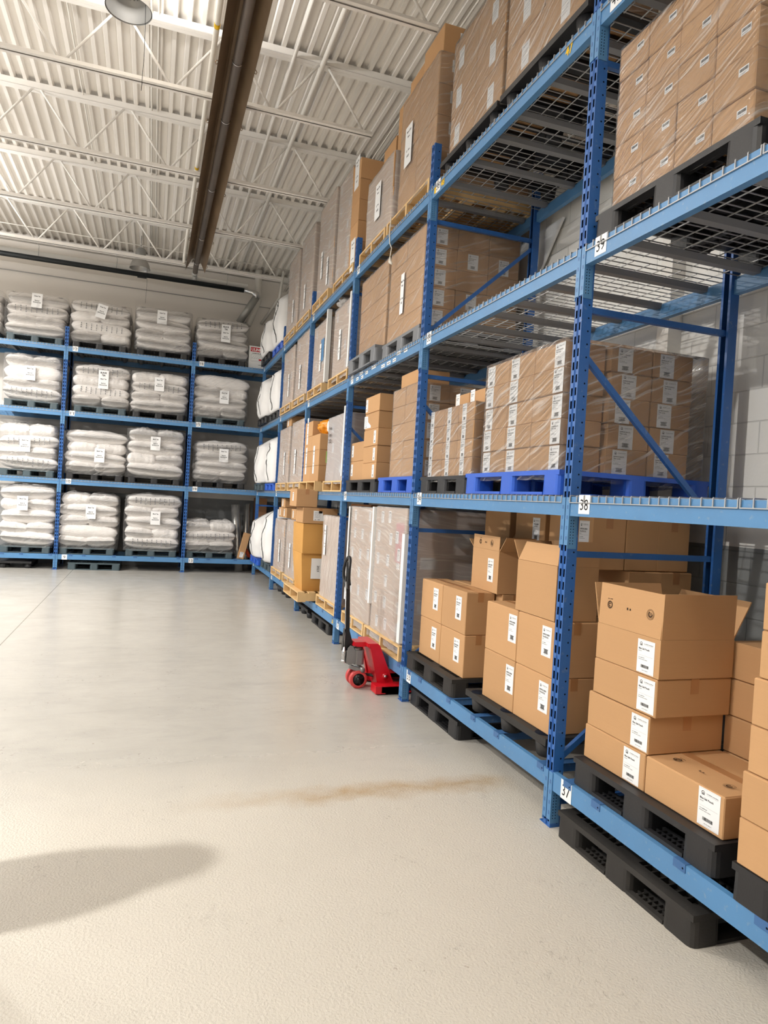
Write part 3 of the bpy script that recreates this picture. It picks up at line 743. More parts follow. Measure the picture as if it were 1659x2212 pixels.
# ================================================================== the room
def build_room():
    mb = MB(); mb.box(-9, 3.75, -6, 17.6, -.2, 0); struct('floor', mb, floor_mat())
    mb = MB(); mb.box(3.62, 3.82, -6, 17.65, 0, 7.9); struct('wall_right', mb, block_wall_mat('y'))
    mb = MB(); mb.box(-9, 3.62, 17.46, 17.66, 0, 7.9); struct('wall_back', mb, far_wall_mat())
    mb = MB(); mb.box(-9, 3.62, -6.2, -6, 0, 7.9); struct('wall_front', mb, far_wall_mat())
    # fluted deck: flutes run from front to back
    mb = MB(); Zt = 7.385; p = .16; x = -9.0; prof = []
    while x < 3.62:
        prof += [(x, Zt), (x+.048, Zt), (x+.064, Zt+.058), (x+.144, Zt+.058)]; x += p
    n = len(prof); y0, y1 = -6, 17.46
    mb.add([(a, y0, b) for a, b in prof]+[(a, y1, b) for a, b in prof], [(i, i+1, n+i+1, n+i) for i in range(n-1)])
    mb.box(-9, 3.62, -6, 17.46, 7.56, 7.66)
    struct('ceiling', mb, M['ceil'])
    mb = MB(); mb.box(-9, 3.62, 17.38, 17.458, 7.23, 7.384); mb.box(-9, 3.62, 17.30, 17.40, 7.23, 7.245); struct('trim_1', mb, M['joist'])
    mb = MB(); mb.box(-9, 3.62, 17.435, 17.4595, 6.565, 6.58); struct('trim_2', mb, M['lampmetal'])
    mb = MB(); mb.box(3.50, 3.619, 4.10, 4.22, 0, 7.38); struct('trim_3', mb, M['pipe'])
    # open-web joists
    chord_t = MB(); Ln = 12.3; x0 = -8.9
    for s in (0, .062): chord_t.box(x0, x0+Ln+.2, s-.030, s-.004+.0, 7.298, 7.384); chord_t.box(x0, x0+Ln+.2, s-.030, s+.030, 7.296, 7.304)
    ct = chord_t.mesh('top_chord', [M['joist']])
    cb = MB()
    for s in (-1, 1):
        a, b = sorted((s*.010, s*.056)); cb.box(x0, 2.46, a, b, 6.56, 6.567); a, b = sorted((s*.010, s*.016)); cb.box(x0, 2.46, a, b, 6.56, 6.622)
    cbm = cb.mesh('bottom_chord', [M['joist']])
    wa = MB(); wa.tube([(0, 0, 6.585), (.54, 0, 7.32)], .0155, 8); wam = wa.mesh('web_bar', [M['joist']])
    wb = MB(); wb.tube([(.62, 0, 7.32), (1.16, 0, 6.585)], .0155, 8); wbm = wb.mesh('web_bar', [M['joist']])
    for k in range(6):
        o = link('ceiling_beam', None, None, (0, 4.28+2.16*k, 0)); o['kind'] = 'structure'
        link('top_chord', ct, o); link('bottom_chord', cbm, o)
        for q in range(9):
            link('web_bar', wam, o, (-8.32+1.19*q, 0, 0)); link('web_bar', wbm, o, (-8.32+1.19*q, 0, 0))
build_room()

def pipe_run(name, label, path, r, mat='pipe', bands=(), cat='pipe', group=None, n=10):
    mb = MB(); mb.tube(path, r, n); o = obj(name, mb, M[mat]); tag(o, label, cat, group)
    for (p0, p1) in bands: b = MB(); b.tube([p0, p1], r*1.06, n); obj('yellow_band', b, M['yellow'], o)
    return o
pipe_run('gas_pipe', 'white gas pipe with yellow bands running beside the long brown tube heater', [(.40, -2, 6.72), (.40, 15.0, 6.72), (.40, 15.06, 6.60)], .030, bands=[((.40, 7.45, 6.72), (.40, 7.52, 6.72)), ((.40, 10.8, 6.72), (.40, 10.87, 6.72))])
for (x, w, lb) in ((-1.20, .010, 'thin dark conduit pair under the deck, first from the open side'), (-.28, .014, 'thin conduit under the deck left of the tube heater lamp row'), (-.20, .010, 'slim conduit running close beside a thicker one under the deck')):
    pipe_run('conduit', lb.replace(' left of', ' beside'), [(x, -2, 7.36), (x, 17.3, 7.36)], w, cat='conduit')
for (x, w, lb) in ((1.40, .022, 'flat white ceiling conduit, first one on the rack side of the heater'), (1.76, .032, 'wide white ceiling conduit, second one on the rack side of the heater')):
    pipe_run('conduit', lb, [(x, -2, 7.29), (x, 17.2, 7.29)], w, cat='conduit')
for i, x in enumerate((2.90, 2.96, 3.02, 3.09)):
    pipe_run('conduit', 'thin white conduit in the bundle above the rack, %s from the open floor' % ORD[i+1], [(x, -2, 7.02+.012*(i % 2)), (x, 17.4, 7.02+.012*(i % 2))], .012+.004*(i == 3), cat='conduit')
pipe_run('sprinkler_line', 'thin white line slung under the deck just before the back wall', [(-8, 16.3, 7.22), (3.3, 16.3, 7.22)], .010, cat='pipe')

def tube_heater():
    o = thing('radiant_heater', 'long brown weathered tube heater hung below the ceiling over the floor', 'heater', (.61, 0, 0))
    y0, y1 = -1.5, 14.45; zt = 6.53; zl = 6.28
    pr = [(-.19, zl-.015), (-.185, zl), (-.08, zt-.03), (-.05, zt), (.05, zt), (.08, zt-.03), (.185, zl), (.19, zl-.015)]
    mb = MB(); n = len(pr)
    for d in (0, .003):
        mb.add([(a*(1+d), y0, b+d) for a, b in pr]+[(a*(1+d), y1, b+d) for a, b in pr], [(i, i+1, n+i+1, n+i) for i in range(n-1)])
    obj('reflector_hood', mb, M['hood'], o)
    mb = MB(); mb.tube([(.01, y0, zl+.075), (.01, 14.75, zl+.075)], .052, 16); obj('burner_tube', mb, M['tube'], o)
    mb = MB(); mb.tube([(.01, 14.74, zl+.075), (.01, 14.90, zl+.075)], .060, 16); mb.tube([(.01, 14.88, zl+.075), (.01, 14.93, zl+.07), (.02, 14.95, zl-.02)], .045, 12); obj('end_fitting', mb, M['duct'], o)
    for y in (3.4, 5.6, 7.4, 8.6, 10.6, 12.7, 14.1):
        mb = MB(); mb.tube([(.01+.055*math.cos(a), y, zl+.075+.055*math.sin(a)) for a in [PI*(1.0+k/8) for k in range(9)]], .004, 6, cap=False); obj('tube_strap', mb, M['chrome'], o)
        for s in (-1, 1):
            mb = MB(); mb.tube([(s*.178, y, zl+.02), (s*.20, y, zl+.03), (s*.215, y, zl+.01), (s*.205, y, zl-.015), (s*.19, y, zl-.005)], .005, 6); obj('wire_clip', mb, M['hood'], o)
        mb = MB(); mb.tube([(0, y, zt), (0, y, 7.36)], .004, 6); obj('hanger_chain', mb, M['chrome'], o)
tube_heater()
def far_heater():
    o = thing('radiant_heater', 'black heater pipe with pale reflector running along the back wall', 'heater', (0, 0, 0))
    y = 16.8
    mb = MB(); mb.tube([(-8, y, 6.73), (1.86, y, 6.73)], .055, 14); obj('burner_tube', mb, M['blackpipe'], o)
    mb = MB(); mb.add([(-8, y+.02, 6.90), (1.95, y+.02, 6.90), (1.95, y+.17, 6.74), (-8, y+.17, 6.74)], [(0, 1, 2, 3)]); mb.add([(-8, y-.10, 6.86), (1.95, y-.10, 6.86), (1.95, y+.02, 6.90), (-8, y+.02, 6.90)], [(0, 1, 2, 3)]); obj('reflector_hood', mb, M['pipe'], o)
    for x in (-2.6, -1.0, .75, 1.45):
        mb = MB(); mb.tube([(x, y, 6.79), (x+.01, y, 7.0), (x-.02, y, 7.05), (x, y, 7.36)], .006, 6); obj('hanger_hook', mb, M['duct'], o)
    mb = MB(); mb.box(-.55, -.35, y-.03, y+.03, 6.655, 6.68); obj('bracket', mb, M['blackpipe'], o)
    d = thing('exhaust_duct', 'galvanised exhaust duct elbow hanging at the back wall corner', 'duct', (0, 0, 0))
    mb = MB(); mb.tube([(1.86, y, 6.73), (2.05, y, 6.72), (2.14, y, 6.68), (2.17, y, 6.58)], [.055, .06, .085, .085], 14); obj('flex_elbow', mb, M['chrome'], d)
    mb = MB(); mb.tube([(2.16, y, 6.62), (1.80, 16.95, 5.98)], .085, 16); mb.tube([(1.80, 16.95, 5.99), (1.86, 17.0, 5.93), (1.98, 17.0, 5.95)], .09, 14); obj('lower_pipe', mb, M['duct'], d)
    mb = MB(); mb.tube([(2.02, 17.05, 5.98), (2.24, 17.1, 6.6), (2.22, 17.1, 7.36)], .085, 16); obj('riser_pipe', mb, M['pipe'], d)
    mb = MB(); mb.tube([(2.40, 17.44, 6.15), (2.75, 17.0, 6.75), (2.80, 16.9, 7.37)], .035, 10); tag(obj('drain_pipe', mb, M['pipe']), 'white pipe leaning up beside the exhaust duct at the back corner', 'pipe')
far_heater()

def high_bay(x, y, z, label, power=0, rad=.16, up=0, big=1.0, lens_z=-.012):
    o = thing('high_bay_lamp', label, 'lamp', (x, y, z))
    mb = MB(); R = .212*big; mb.lathe([(R+.004, -.006), (R, 0), (R*.93, .07), (R*.78, .15), (R*.55, .205), (R*.50, .21), (R*.52, .20), (R*.74, .145), (R*.90, .068), (R*.97, .002)], n=40); obj('reflector', mb, M['lampmetal'], o)
    mb = MB(); mb.lathe([(R*.5, .20), (R*.52, .26), (R*.50, .40), (R*.30, .44), (.0, .44)], n=20)
    for k in range(20):
        a = k*PI/10; mb.obox((R*.47*math.cos(a), R*.47*math.sin(a), .185), (R*.10*math.cos(a), R*.10*math.sin(a), 0), (-.002*math.sin(a), .002*math.cos(a), 0), (0, 0, .022))
    obj('driver_housing', mb, M['steel'], o)
    mb = MB(); mb.lathe([(R*.40, .19), (R*.36, .155), (R*.2, .14), (.0, .136)], n=24)
    if power:
        t = NT('lit lamp lens'); e = t.n('ShaderNodeEmission'); e.inputs[0].default_value = (1, .93, .82, 1); e.inputs[1].default_value = 60 if power > 50 else 1.0; lm = t.done(e.outputs[0])
    else: lm = M['lens']
    obj('lens', mb, lm, o)
    mb = MB(); mb.tube([(0, 0, .44), (.0, 0, .50), (.02, 0, .53), (0, 0, .56), (0, 0, 7.33-z)], .008, 6); obj('hook', mb, M['steel'], o)
    if not power or lens_z > 0:
        mb = MB(); mb.tube([(R*.7, 0, .10), (R*.75, .02, -.35), (R*.70, .03, -.72), (R*.72, .0, -.66)], .0025, 5); obj('cord', mb, M['hole'], o)
    if power:
        ld = bpy.data.lights.new('lamp_light', 'AREA'); ld.shape = 'DISK'; ld.size = rad*2; ld.energy = power; ld.color = (1, .972, .93); ld.spread = PI
        lo = bpy.data.objects.new('lamp_light', ld); C.objects.link(lo); lo.parent = o; lo.location = (0, 0, lens_z)
        if up:      # upward light added to brighten the ceiling; the reflector itself is opaque
            ld = bpy.data.lights.new('added_uplight', 'AREA'); ld.shape = 'DISK'; ld.size = .5; ld.energy = up; ld.color = (1, .975, .94); ld.spread = PI
            lo = bpy.data.objects.new('added_uplight', ld); C.objects.link(lo); lo.parent = o; lo.location = (0, 0, .45); lo.rotation_euler = (PI, 0, 0)
    return o
high_bay(-.44, 7.15, 6.42, 'dimly lit round lamp hanging under the ceiling above the open floor', 1.6, .07, 130, lens_z=.13)  # faint downlight; its strong upward light is added for the ceiling
high_bay(-.48, 16.0, 6.62, 'small unlit lamp hanging far off in front of the back wall')
for i, (x, y, z, w, up, r) in enumerate(LAMPS): high_bay(x, y, z, 'unseen lit round lamp high over the open floor, %s of those switched on' % ORD[i+1], w, r, up)

# ================================================================== racks
BAYS['pallet_rack'] = BAY
plates = {(b, l): 37-4*b+l for b in range(6) for l in range(4)}
sten = [((1, 3), '47', PW+2*BAY-.0-1.0+.0, ), ((1, 3), '48', 4.79), ((1, 3), '1', 4.97), ((3, 0), '25', 7.60)]
rack = build_rack('pallet_rack', 'long blue pallet rack lining the block wall, stacked four levels high', 0, 7, [5.205]*7, 6, plates, [((1, 3), '47', 2.83), ((1, 3), '48', 4.785), ((1, 3), '1', 4.955), ((3, 0), '25', 7.60+PW)], 'far')
rack.location = (XF, YA-BAY, 0)
BAYS['pallet_rack.back'] = 2.6278
fp = {(0, l): 13+l for l in range(4)}; fp.update({(1, l): 9+l for l in range(4)})
RY = 16.142; RX = .798+2.6278
back = build_rack('pallet_rack.back', 'blue pallet rack across the back wall holding white sack loads', 0, 4, [5.205]*4, 3, fp, [], 'far')
back.name = 'pallet_rack'; back.location = (RX, RY, 0); back.rotation_euler = (0, 0, PI/2)
LBL = ('by the far post', 'by the near post')
for b in range(6):
    for l in (1, 2, 3):
        for h in (0, 1):
            L = (BAY-PW)/2-.004
            wire_deck('grey wire deck on shelf %s, half %s number plate' % (numword(37-4*b+l), 'under the' if h else 'away from the'), ((XF, YA-BAY+BAY*b+PW+.002+h*(L+.004), DECK[l]), 0), L)
for b in range(3):
    for l in (1, 2, 3):
        for h in (0, 1):
            L = (2.6278-PW)/2-.004; nm = {0: 13, 1: 9, 2: 5}[b]+l
            wire_deck('grey wire deck in back rack shelf %s, half %s number plate' % (numword(nm), 'under the' if h else 'away from the'), ((RX-(2.6278*b+PW+.002+h*(L+.004)), RY, DECK[l]), PI/2), L)
# ripped inventory stickers on the beam under the grey pallets
for i, (y, z, w) in enumerate(((7.95, 3.385, .12), (7.72, 3.36, .10), (7.45, 3.38, .16), (7.12, 3.335, .12), (6.93, 3.335, .12), (6.75, 3.335, .10), (6.62, 3.385, .12), (6.42, 3.375, .10), (8.1, 3.345, .1), (7.9, 3.335, .09))):
    mb = MB(); rect(mb, -w/2, w/2, -.018, .018, 0, 0); greek(mb, -w*.42, w*.4, -.006, .013, 1, seed=i)
    o = obj('barcode_sticker', mb, [M['paper'], M['ink']], None, (XF-.0015, y, z), -PI/2); o.parent = rack; o.location = (-.0015, y-(YA-BAY), z)

Z1 = DECK[0]+.0026; ZD = [0, DECK[1]+.0095, DECK[2]+.0095, DECK[3]+.0095]
# ================================================================== bay one: shelves thirty-seven to forty
pallet('rack', 'blackpl', 'black plastic pallet under the blue salt cartons on shelf thirty-seven', 2.345, 2.26, Z1, 1.03)
pallet('rack', 'blackpl', 'black plastic pallet under the tall carton column on shelf thirty-seven', 2.315, 1.08, Z1, 1.06)
pallet('rack', 'dustpl', 'broken black pallet on the floor below shelf thirty-seven', 2.31, 2.315, 0, 1.04)
z = Z1+.147; x = 2.406
SL = [('salt', .80, .50)]
g = 'salt cartons on shelf thirty-seven'
carton('lowest of the four stacked salt cartons on shelf thirty-seven', x, x+.47, 2.784, 3.286, z, z+.190, g, front=SL, tape='y')
carton('second lowest of the four stacked salt cartons on shelf thirty-seven', x, x+.47, 2.770, 3.272, z+.190, z+.381, g, front=[('salt', .86, .50)], tape='y')
carton('third salt carton up, directly under the open one', x+.0, x+.47, 2.735, 3.240, z+.384, z+.578, g, front=[('salt', .85, .5)], tape='y')
open_carton('open salt carton with raised flaps on top of its stack', x, x+.465, 2.728, 3.232, z+.580, z+.774, {'front': (.225, -.04), 'near': (.228, .02), 'back': (.22, .50), 'far': (.225, .25)}, front=[('salt', .80, .46)], group=g, marks={'front': carton_marks(.16)})
o = carton('low salt carton lying alone with its printed taped top in view', x, x+.47, 2.281, 2.780, z, z+.189, g, front=[('salt', .83, .53)], tape='y')
pm = MB(); carton_marks(.16)(pm); q = obj('printed_mark', pm, [M['stamp'], M['stamp']], o, (-.12, 0, .189+.0035)); q.rotation_euler = (-PI/2, 0, -PI/2)
for k in range(4):
    carton('plain carton behind the salt stack, %s from the bottom' % ORD[k+1], 2.885, 3.355, 2.285 if k > 1 else 2.275, 2.775, z+.191*k, z+.191*(k+1)-.002, g+' at the rear', tape='y')
for k in range(6):
    carton('carton in the tall column at the picture edge, %s from the bottom' % ORD[k+1], 2.318-.004*(k % 2), 2.79, 1.60-.008*k, 2.125-.012*(k//2)-.006*k, z+.1915*k, z+.1915*(k+1)-.001, 'tall carton column on shelf thirty-seven')
carton('loose carton standing behind the tall carton column', 2.83, 3.30, 1.62, 2.12, z, z+.19, g+' at the rear')
# shelf thirty-nine
pallet('rack', 'blackpl', 'black pallet with a broken corner under the barcode cartons on shelf thirty-nine', 2.34, 2.27, ZD[2], 1.13)
pallet('rack', 'tealpl', 'teal plastic pallet at the picture edge on shelf thirty-nine', 2.33, 1.02, ZD[2], 1.20, 1.2, .20)
zz = ZD[2]+.147
def f39(j, k): return [('barcode', .72, .60)]
grid_load('brown barcode carton over plate thirty-nine', 2.395, 3.445, 2.365, 3.335, zz, zz+.925, 2, 4, 5, 'kraft', f39, None, 'barcode cartons on shelf thirty-nine', 'glossy stretch film round the barcode cartons over plate thirty-nine', False, seed=3, amp=.005, skirt=.03)
# shelf forty (only its underside shows)
pallet('wood', 'wood', 'wooden pallet seen from below on shelf forty', 2.34, 2.30, ZD[3], 1.05)
grid_load('carton glimpsed from below on shelf forty', 2.36, 3.40, 2.32, 3.32, ZD[3]+.147, ZD[3]+.75, 2, 2, 1, 'kraft_dark', None, None, 'cartons on shelf forty', None, False)
pallet('rack', 'bluepl', 'blue plastic pallet just showing at the picture edge on shelf thirty-eight', 2.36, 1.02, ZD[1], 1.03)

# ================================================================== bay two: shelves thirty-three to thirty-six
pallet('rack', 'dustpl', 'dusty cracked black pallet on shelf thirty-three under four small cartons', 2.335, 4.93, Z1, 1.02)
pallet('nest', 'dustpl', 'dusty black pallet with cup feet on shelf thirty-three', 2.345, 3.58, Z1, 1.12, 1.15, .14)
pallet('rack', 'blackpl', 'black pallet on the floor below shelf thirty-three', 2.39, 4.90, 0, 1.04)
g = 'green tea cartons on shelf thirty-three'; GL = [('green', .68, .55)]
za = Z1+.147
for j, (a, b) in enumerate(((4.95, 5.42), (5.425, 5.895))):
    for k in range(2):
        carton('green tea carton, %s of the four by the pallet jack, %s one' % ('upper' if k else 'lower', 'inner' if j else 'outer'), 2.433, 2.685, a+.006*k, b+.006*k, za+.346*k, za+.346*(k+1), g, front=[('green', .70, .58)], tape='y')
for j, (a, b) in enumerate(((4.86, 5.33), (5.335, 5.80))):
    for k in range(2):
        carton('carton behind the four green tea cartons, %s layer, %s one' % ('upper' if k else 'lower', 'inner' if j else 'outer'), 2.70, 2.95, a, b, za+.346*k, za+.346*(k+1), g+' at the rear', tape='y')
open_carton('open green tea carton with printed flap standing on the rear carton row', 2.66, 2.93, 4.86, 5.37, za+.694, za+1.035, {'front': (.115, -.02), 'near': (.16, .75), 'back': (.15, .55), 'far': (.12, 1.0)}, front=[('green', .72, .52)], group=g, rz=-.04, marks={'front': carton_marks(.11)})
zb = Z1+.142
for j, (a, b) in enumerate(((3.625, 4.075), (4.08, 4.53))):
    for k in range(2):
        carton('large green tea carton on the cup-foot pallet, %s layer, %s' % ('upper' if k else 'lower', 'away from the post' if j else 'against the post'), 2.394, 2.715, a, b, zb+.350*k, zb+.350*(k+1), g, front=[('green', .86 if j else .80, .62)], tape='y')
open_carton('tall open carton with slanting flaps beside the post on shelf thirty-three', 2.394, 2.70, 3.645, 4.125, zb+.703, zb+1.045, {'front': (.135, -.42), 'near': (.16, .1), 'back': (.15, -.35), 'far': (.15, .55)}, group=g)
for k in range(4):
    for i in range(3):
        if k < 3 and i == 0: continue
        xx = (2.655, 2.915, 3.165)[i]-(.02 if k == 3 else 0)
        carton('rear carton seen through the rack end frame, %s layer up, %s from the aisle' % (ORD[k+1], ORD[i+1]), xx, xx+.255, 3.63+.02*(k % 2), 4.08, zb+.344*k, zb+.344*(k+1)-.003, g+' at the rear', 'kraft', front=[('green', .80, .62)] if (i == 0) else None, tape='y' if i != 1 else None)
for k in range(4):
    for j, (a, b) in enumerate(((4.20, 4.64), (4.70, 5.16), (5.26, 5.72))):
        if k < 3: continue
        carton('deep carton under the beam behind the open cartons, %s layer, %s along' % (ORD[k+1], ORD[j+1]), 2.95, 3.22, a, b, zb+.348*k, zb+.348*(k+1)-.003, g+' at the rear', 'kraft', front=[('green', .72, .55)] if (k == 3 and j == 1) else None)
# shelf thirty-four
pallet('rack', 'blackpl', 'black pallet under the smaller black tea load on shelf thirty-four', 2.34, 4.93, ZD[1], .95)
pallet('rack', 'bluepl', 'bright blue pallet under the tall black tea load on shelf thirty-four', 2.335, 3.60, ZD[1], 1.31, 1.16, .155)
z = ZD[1]+.147
def tea_small():
    z = ZD[1]+.147
    for k in range(4):
        for j in range(3):
            a = 4.922+.298*j
            carton('black tea carton over the black pallet, %s, %s column' % ('top row' if k == 3 else 'bottom row' if k == 0 else ORD[4-k]+' row down', ORD[3-j]), 2.385, 2.83, a, a+.296, z+.148*k, z+.148*(k+1), 'black tea cartons on the black pallet', front=[('black_tall', .14 if j == 2 else .38, .5)])
    for k in range(4): carton('black tea carton over the black pallet, side file, %s' % ('top row' if k == 3 else 'bottom row' if k == 0 else ORD[4-k]+' row down'), 2.84, 3.29, 4.925, 5.215, z+.148*k, z+.148*(k+1), 'black tea cartons on the black pallet')
    carton('small carton on top of the black tea load, the one nearer the tall load', 2.50, 2.80, 4.98, 5.27, z+.599, z+.718, 'loose cartons on the black tea load', front=[('black_tall', .2, .5)])
    carton('small carton on top of the black tea load, the one by the post', 2.50, 2.80, 5.28, 5.56, z+.599, z+.718, 'loose cartons on the black tea load', front=[('black_tall', .2, .5)])
    wrap('loose stretch film round the smaller black tea load on shelf thirty-four', 2.385, 3.30, 4.925, 5.815, z-.05, z+.585, 'film', .006, .03, 5, .05, flare=.05)
tea_small()
def tea_tall():
    z = ZD[1]+.158; nx = 3
    for k in range(5):
        row = 'top row' if k == 4 else 'bottom row' if k == 0 else ORD[5-k]+' row down'
        for j in range(3):
            a = 3.69+.345*j+.012*((k+1) % 2)
            carton('black tea carton over the blue pallet, %s, %s column' % (row, ORD[3-j]), 2.385-.01*(k % 2), 2.69-.01*(k % 2), a, a+.342, z+.162*k, z+.162*(k+1), 'black tea cartons on the blue pallet', front=[('black', .20 if j == 2 else .24 if j == 1 else .86, .49)], side=[('black', .40, .49)] if j == 0 else None)
        for i in (1, 2):
            a = 2.70+.325*(i-1)+.012*(k % 2)
            carton('black tea carton over the blue pallet, end face, %s, %s from aisle' % (row, ORD[i+1]), a, a+.32, 3.66+.01*(k % 2), 4.02, z+.162*k, z+.162*(k+1), 'black tea cartons on the blue pallet', side=[('black', .34+.1*(k % 2), .49)])
    for i in range(1, 3): 
        for j in range(2): carton('black tea carton on top of the tall load, %s back, %s along' % (ORD[i], ORD[j+1]), 2.70+.325*(i-1), 3.02+.325*(i-1), 4.03+.345*j, 4.37+.345*j, z+.648, z+.81, 'black tea cartons on the blue pallet')
    wrap('clear stretch film round the tall black tea load on shelf thirty-four', 2.375, 3.47, 3.655, 4.735, z-.06, z+.818, 'film', .006, .03, 2, .10)
tea_tall()
# shelf thirty-six
pallet('nest', 'blackpl', 'black cup-foot pallet on shelf thirty-six under the load by plate thirty-six', 2.33, 4.75, ZD[3], 1.08, 1.15, .15)
pallet('nest', 'blackpl', 'black cup-foot pallet on shelf thirty-six by the stencilled forty-seven', 2.33, 3.60, ZD[3], 1.10, 1.15, .15)
z = ZD[3]+.152
grid_load('large carton on shelf thirty-six by plate thirty-six', 2.36, 3.44, 4.745, 5.705, z, z+1.0, 2, 2, 3, 'kraft', lambda j, k: [('plain', .30 if j else .60, .42)], None, 'large cartons by plate thirty-six', 'shiny stretch film on the top shelf load by plate thirty-six', False, seed=21, ends=False, amp=.004, skirt=.03)
grid_load('large carton on shelf thirty-six beside the end post', 2.36, 3.44, 3.66, 4.69, z, z+1.0, 2, 2, 3, 'kraft', lambda j, k: [('plain', .55, .45)], None, 'large cartons by the stencilled forty-seven', 'shiny stretch film on the top shelf load beside the end post', False, seed=22, ends=False, amp=.004, skirt=.03)

# ================================================================== bay three: shelves twenty-nine to thirty-two
def P(style, mat, label, y0, lvl, L=1.03, x0=2.34, H=.145, D=1.2): return pallet(style, mat, label, x0, y0, Z1 if lvl == 0 else ZD[lvl], L, D, H)
def part_labels(seed, kind='part', prob=.8):
    rr = random.Random(seed)
    return lambda a, k: [(kind, rr.uniform(.3, .7), rr.uniform(.45, .6))] if rr.random() < prob else None
P('wood', 'wood', 'wooden pallet under the corner-boarded load, the one half behind the post', 6.13, 0, 1.15, 2.325)
P('wood', 'wood', 'wooden pallet under the corner-boarded load, the one behind the jack handle', 7.33, 0, .92, 2.33)
z = Z1+.147
grid_load('carton of the red card load', 2.36, 3.40, 6.20, 7.16, z, z+1.325, 3, 3, 6, 'kraft', part_labels(1), lambda i, k: [('wide', .5+.2*((k+i) % 2), .62)] if (k+i) % 2 else None, 'red card load cartons on shelf twenty-nine',
          'milky stretch film round the load with a red card on shelf twenty-nine', True, seed=31, fmat='film_haze', amp=.004, skirt=.10)
grid_load('carton of the load behind the jack handle', 2.36, 3.40, 7.22, 8.16, z, z+1.30, 3, 3, 6, 'kraft', part_labels(2), None, 'jack handle load cartons on shelf twenty-nine',
          'milky stretch film round the load behind the jack handle on shelf twenty-nine', True, seed=32, ends=False, fmat='film_haze', amp=.006, skirt=.10)
def corner_board(label, x, y, z0, z1, s=1, w=.055):
    mb = MB(); mb.box(0, w, -.004 if s > 0 else 0, 0 if s > 0 else .004, 0, z1-z0); mb.box(-.004, 0, -.004 if s > 0 else -w, w if s > 0 else .004, 0, z1-z0)
    o = obj('corner_board', mb, M['whitepl'], None, (x, y, z0)); tag(o, label, 'corner board', None)
corner_board('tall white corner board on the red card load beside the post', 2.338, 6.178, z+.02, z+1.08, 1, .07)
corner_board('white corner board up the middle of the two wrapped loads on shelf twenty-nine', 2.338, 7.185, z+.25, z+1.32, 1, .045)
corner_board('white corner board behind the jack handle on shelf twenty-nine', 2.338, 8.185, z+.15, z+1.30, -1, .05)
mb = MB(); rect(mb, -.11, .11, -.20, .20, 0); o = obj('red_card', mb, [M['redprint'], M['paper']], None, (2.3545, 6.37, 1.46), -PI/2); tag(o, 'red card under the milky film of the load by the post', 'card')
put_label(o, 'part', (.0, -.002, -.12), 'side'); put_label(o, 'part', (-.07, -.002, .05), 'side')
# shelf thirty
P('rack', 'blackpl', 'black pallet under the loose stepped carton stack on shelf thirty', 7.24, 1, 1.20, 2.34)
P('rack', 'bluepl', 'blue pallet under the tan wrapped load on shelf thirty', 6.07, 1, 1.06, 2.34, .158)
z = ZD[1]+.147; g = 'stepped carton stack on shelf thirty'
for k in range(5): carton('loose carton in the tall stepped column on shelf thirty, %s from bottom' % ORD[k+1], 2.385+.004*(k % 2), 2.80, 7.37+.012*(k % 2), 7.90, z+.196*k, z+.196*(k+1), g, front=[('black_tall', .80 if k < 3 else .10, .5)] if k != 3 else [('torn', .2, .5)])
for k in range(2): carton('loose carton in the low stepped column on shelf thirty, %s one' % ('upper' if k else 'lower'), 2.40, 2.85, 7.915, 8.465, z+.238*k, z+.238*(k+1), g, front=[('black_tall', .12, .55)])
grid_load('tan carton on the blue pallet of shelf thirty', 2.375, 3.35, 6.13, 6.86, z+.012, z+.92, 3, 2, 5, 'kraft', None, lambda i, k: [('black', .5, .5)], 'tan wrapped cartons on shelf thirty', 'tight wrinkled film round the tan load on the blue pallet of shelf thirty', True, seed=41, fmat='film_flat', amp=.006, skirt=.02)
carton('single carton on top of the tan wrapped load beside the post', 2.42, 2.76, 6.30, 6.78, z+.925, z+1.08)
# shelf thirty-one
P('rack', 'greypl', 'grey plastic pallet on shelf thirty-one beside plate thirty-five', 6.13, 2, 1.12, 2.335, .15, 1.12)
P('rack', 'greypl', 'grey plastic pallet on shelf thirty-one sticking out past the post', 7.30, 2, 1.10, 2.27, .18)
z = ZD[2]+.152
grid_load('tan carton on the grey pallet beside plate thirty-five', 2.37, 3.40, 6.19, 7.19, z, z+.985, 3, 2, 5, 'kraft', None, lambda i, k: [('black', .5, .5)] if i == 0 or k % 2 else None, 'tan cartons beside plate thirty-five', 'tight wrinkled film on shelf thirty-one beside plate thirty-five', False, seed=42, fmat='film_flat', amp=.003, skirt=.02, sheets=[('strip', 'front', .45, z+.45)])
grid_load('tan carton on the protruding grey pallet', 2.36, 3.40, 7.24, 8.26, z+.03, z+.985, 3, 2, 5, 'kraft', None, lambda i, k: [('black', .5, .5)] if k < 3 else None, 'tan cartons on the protruding grey pallet', 'tight wrinkled film over the protruding grey pallet of shelf thirty-one', False, seed=43, ends=False, fmat='film_flat', amp=.003, skirt=.02)
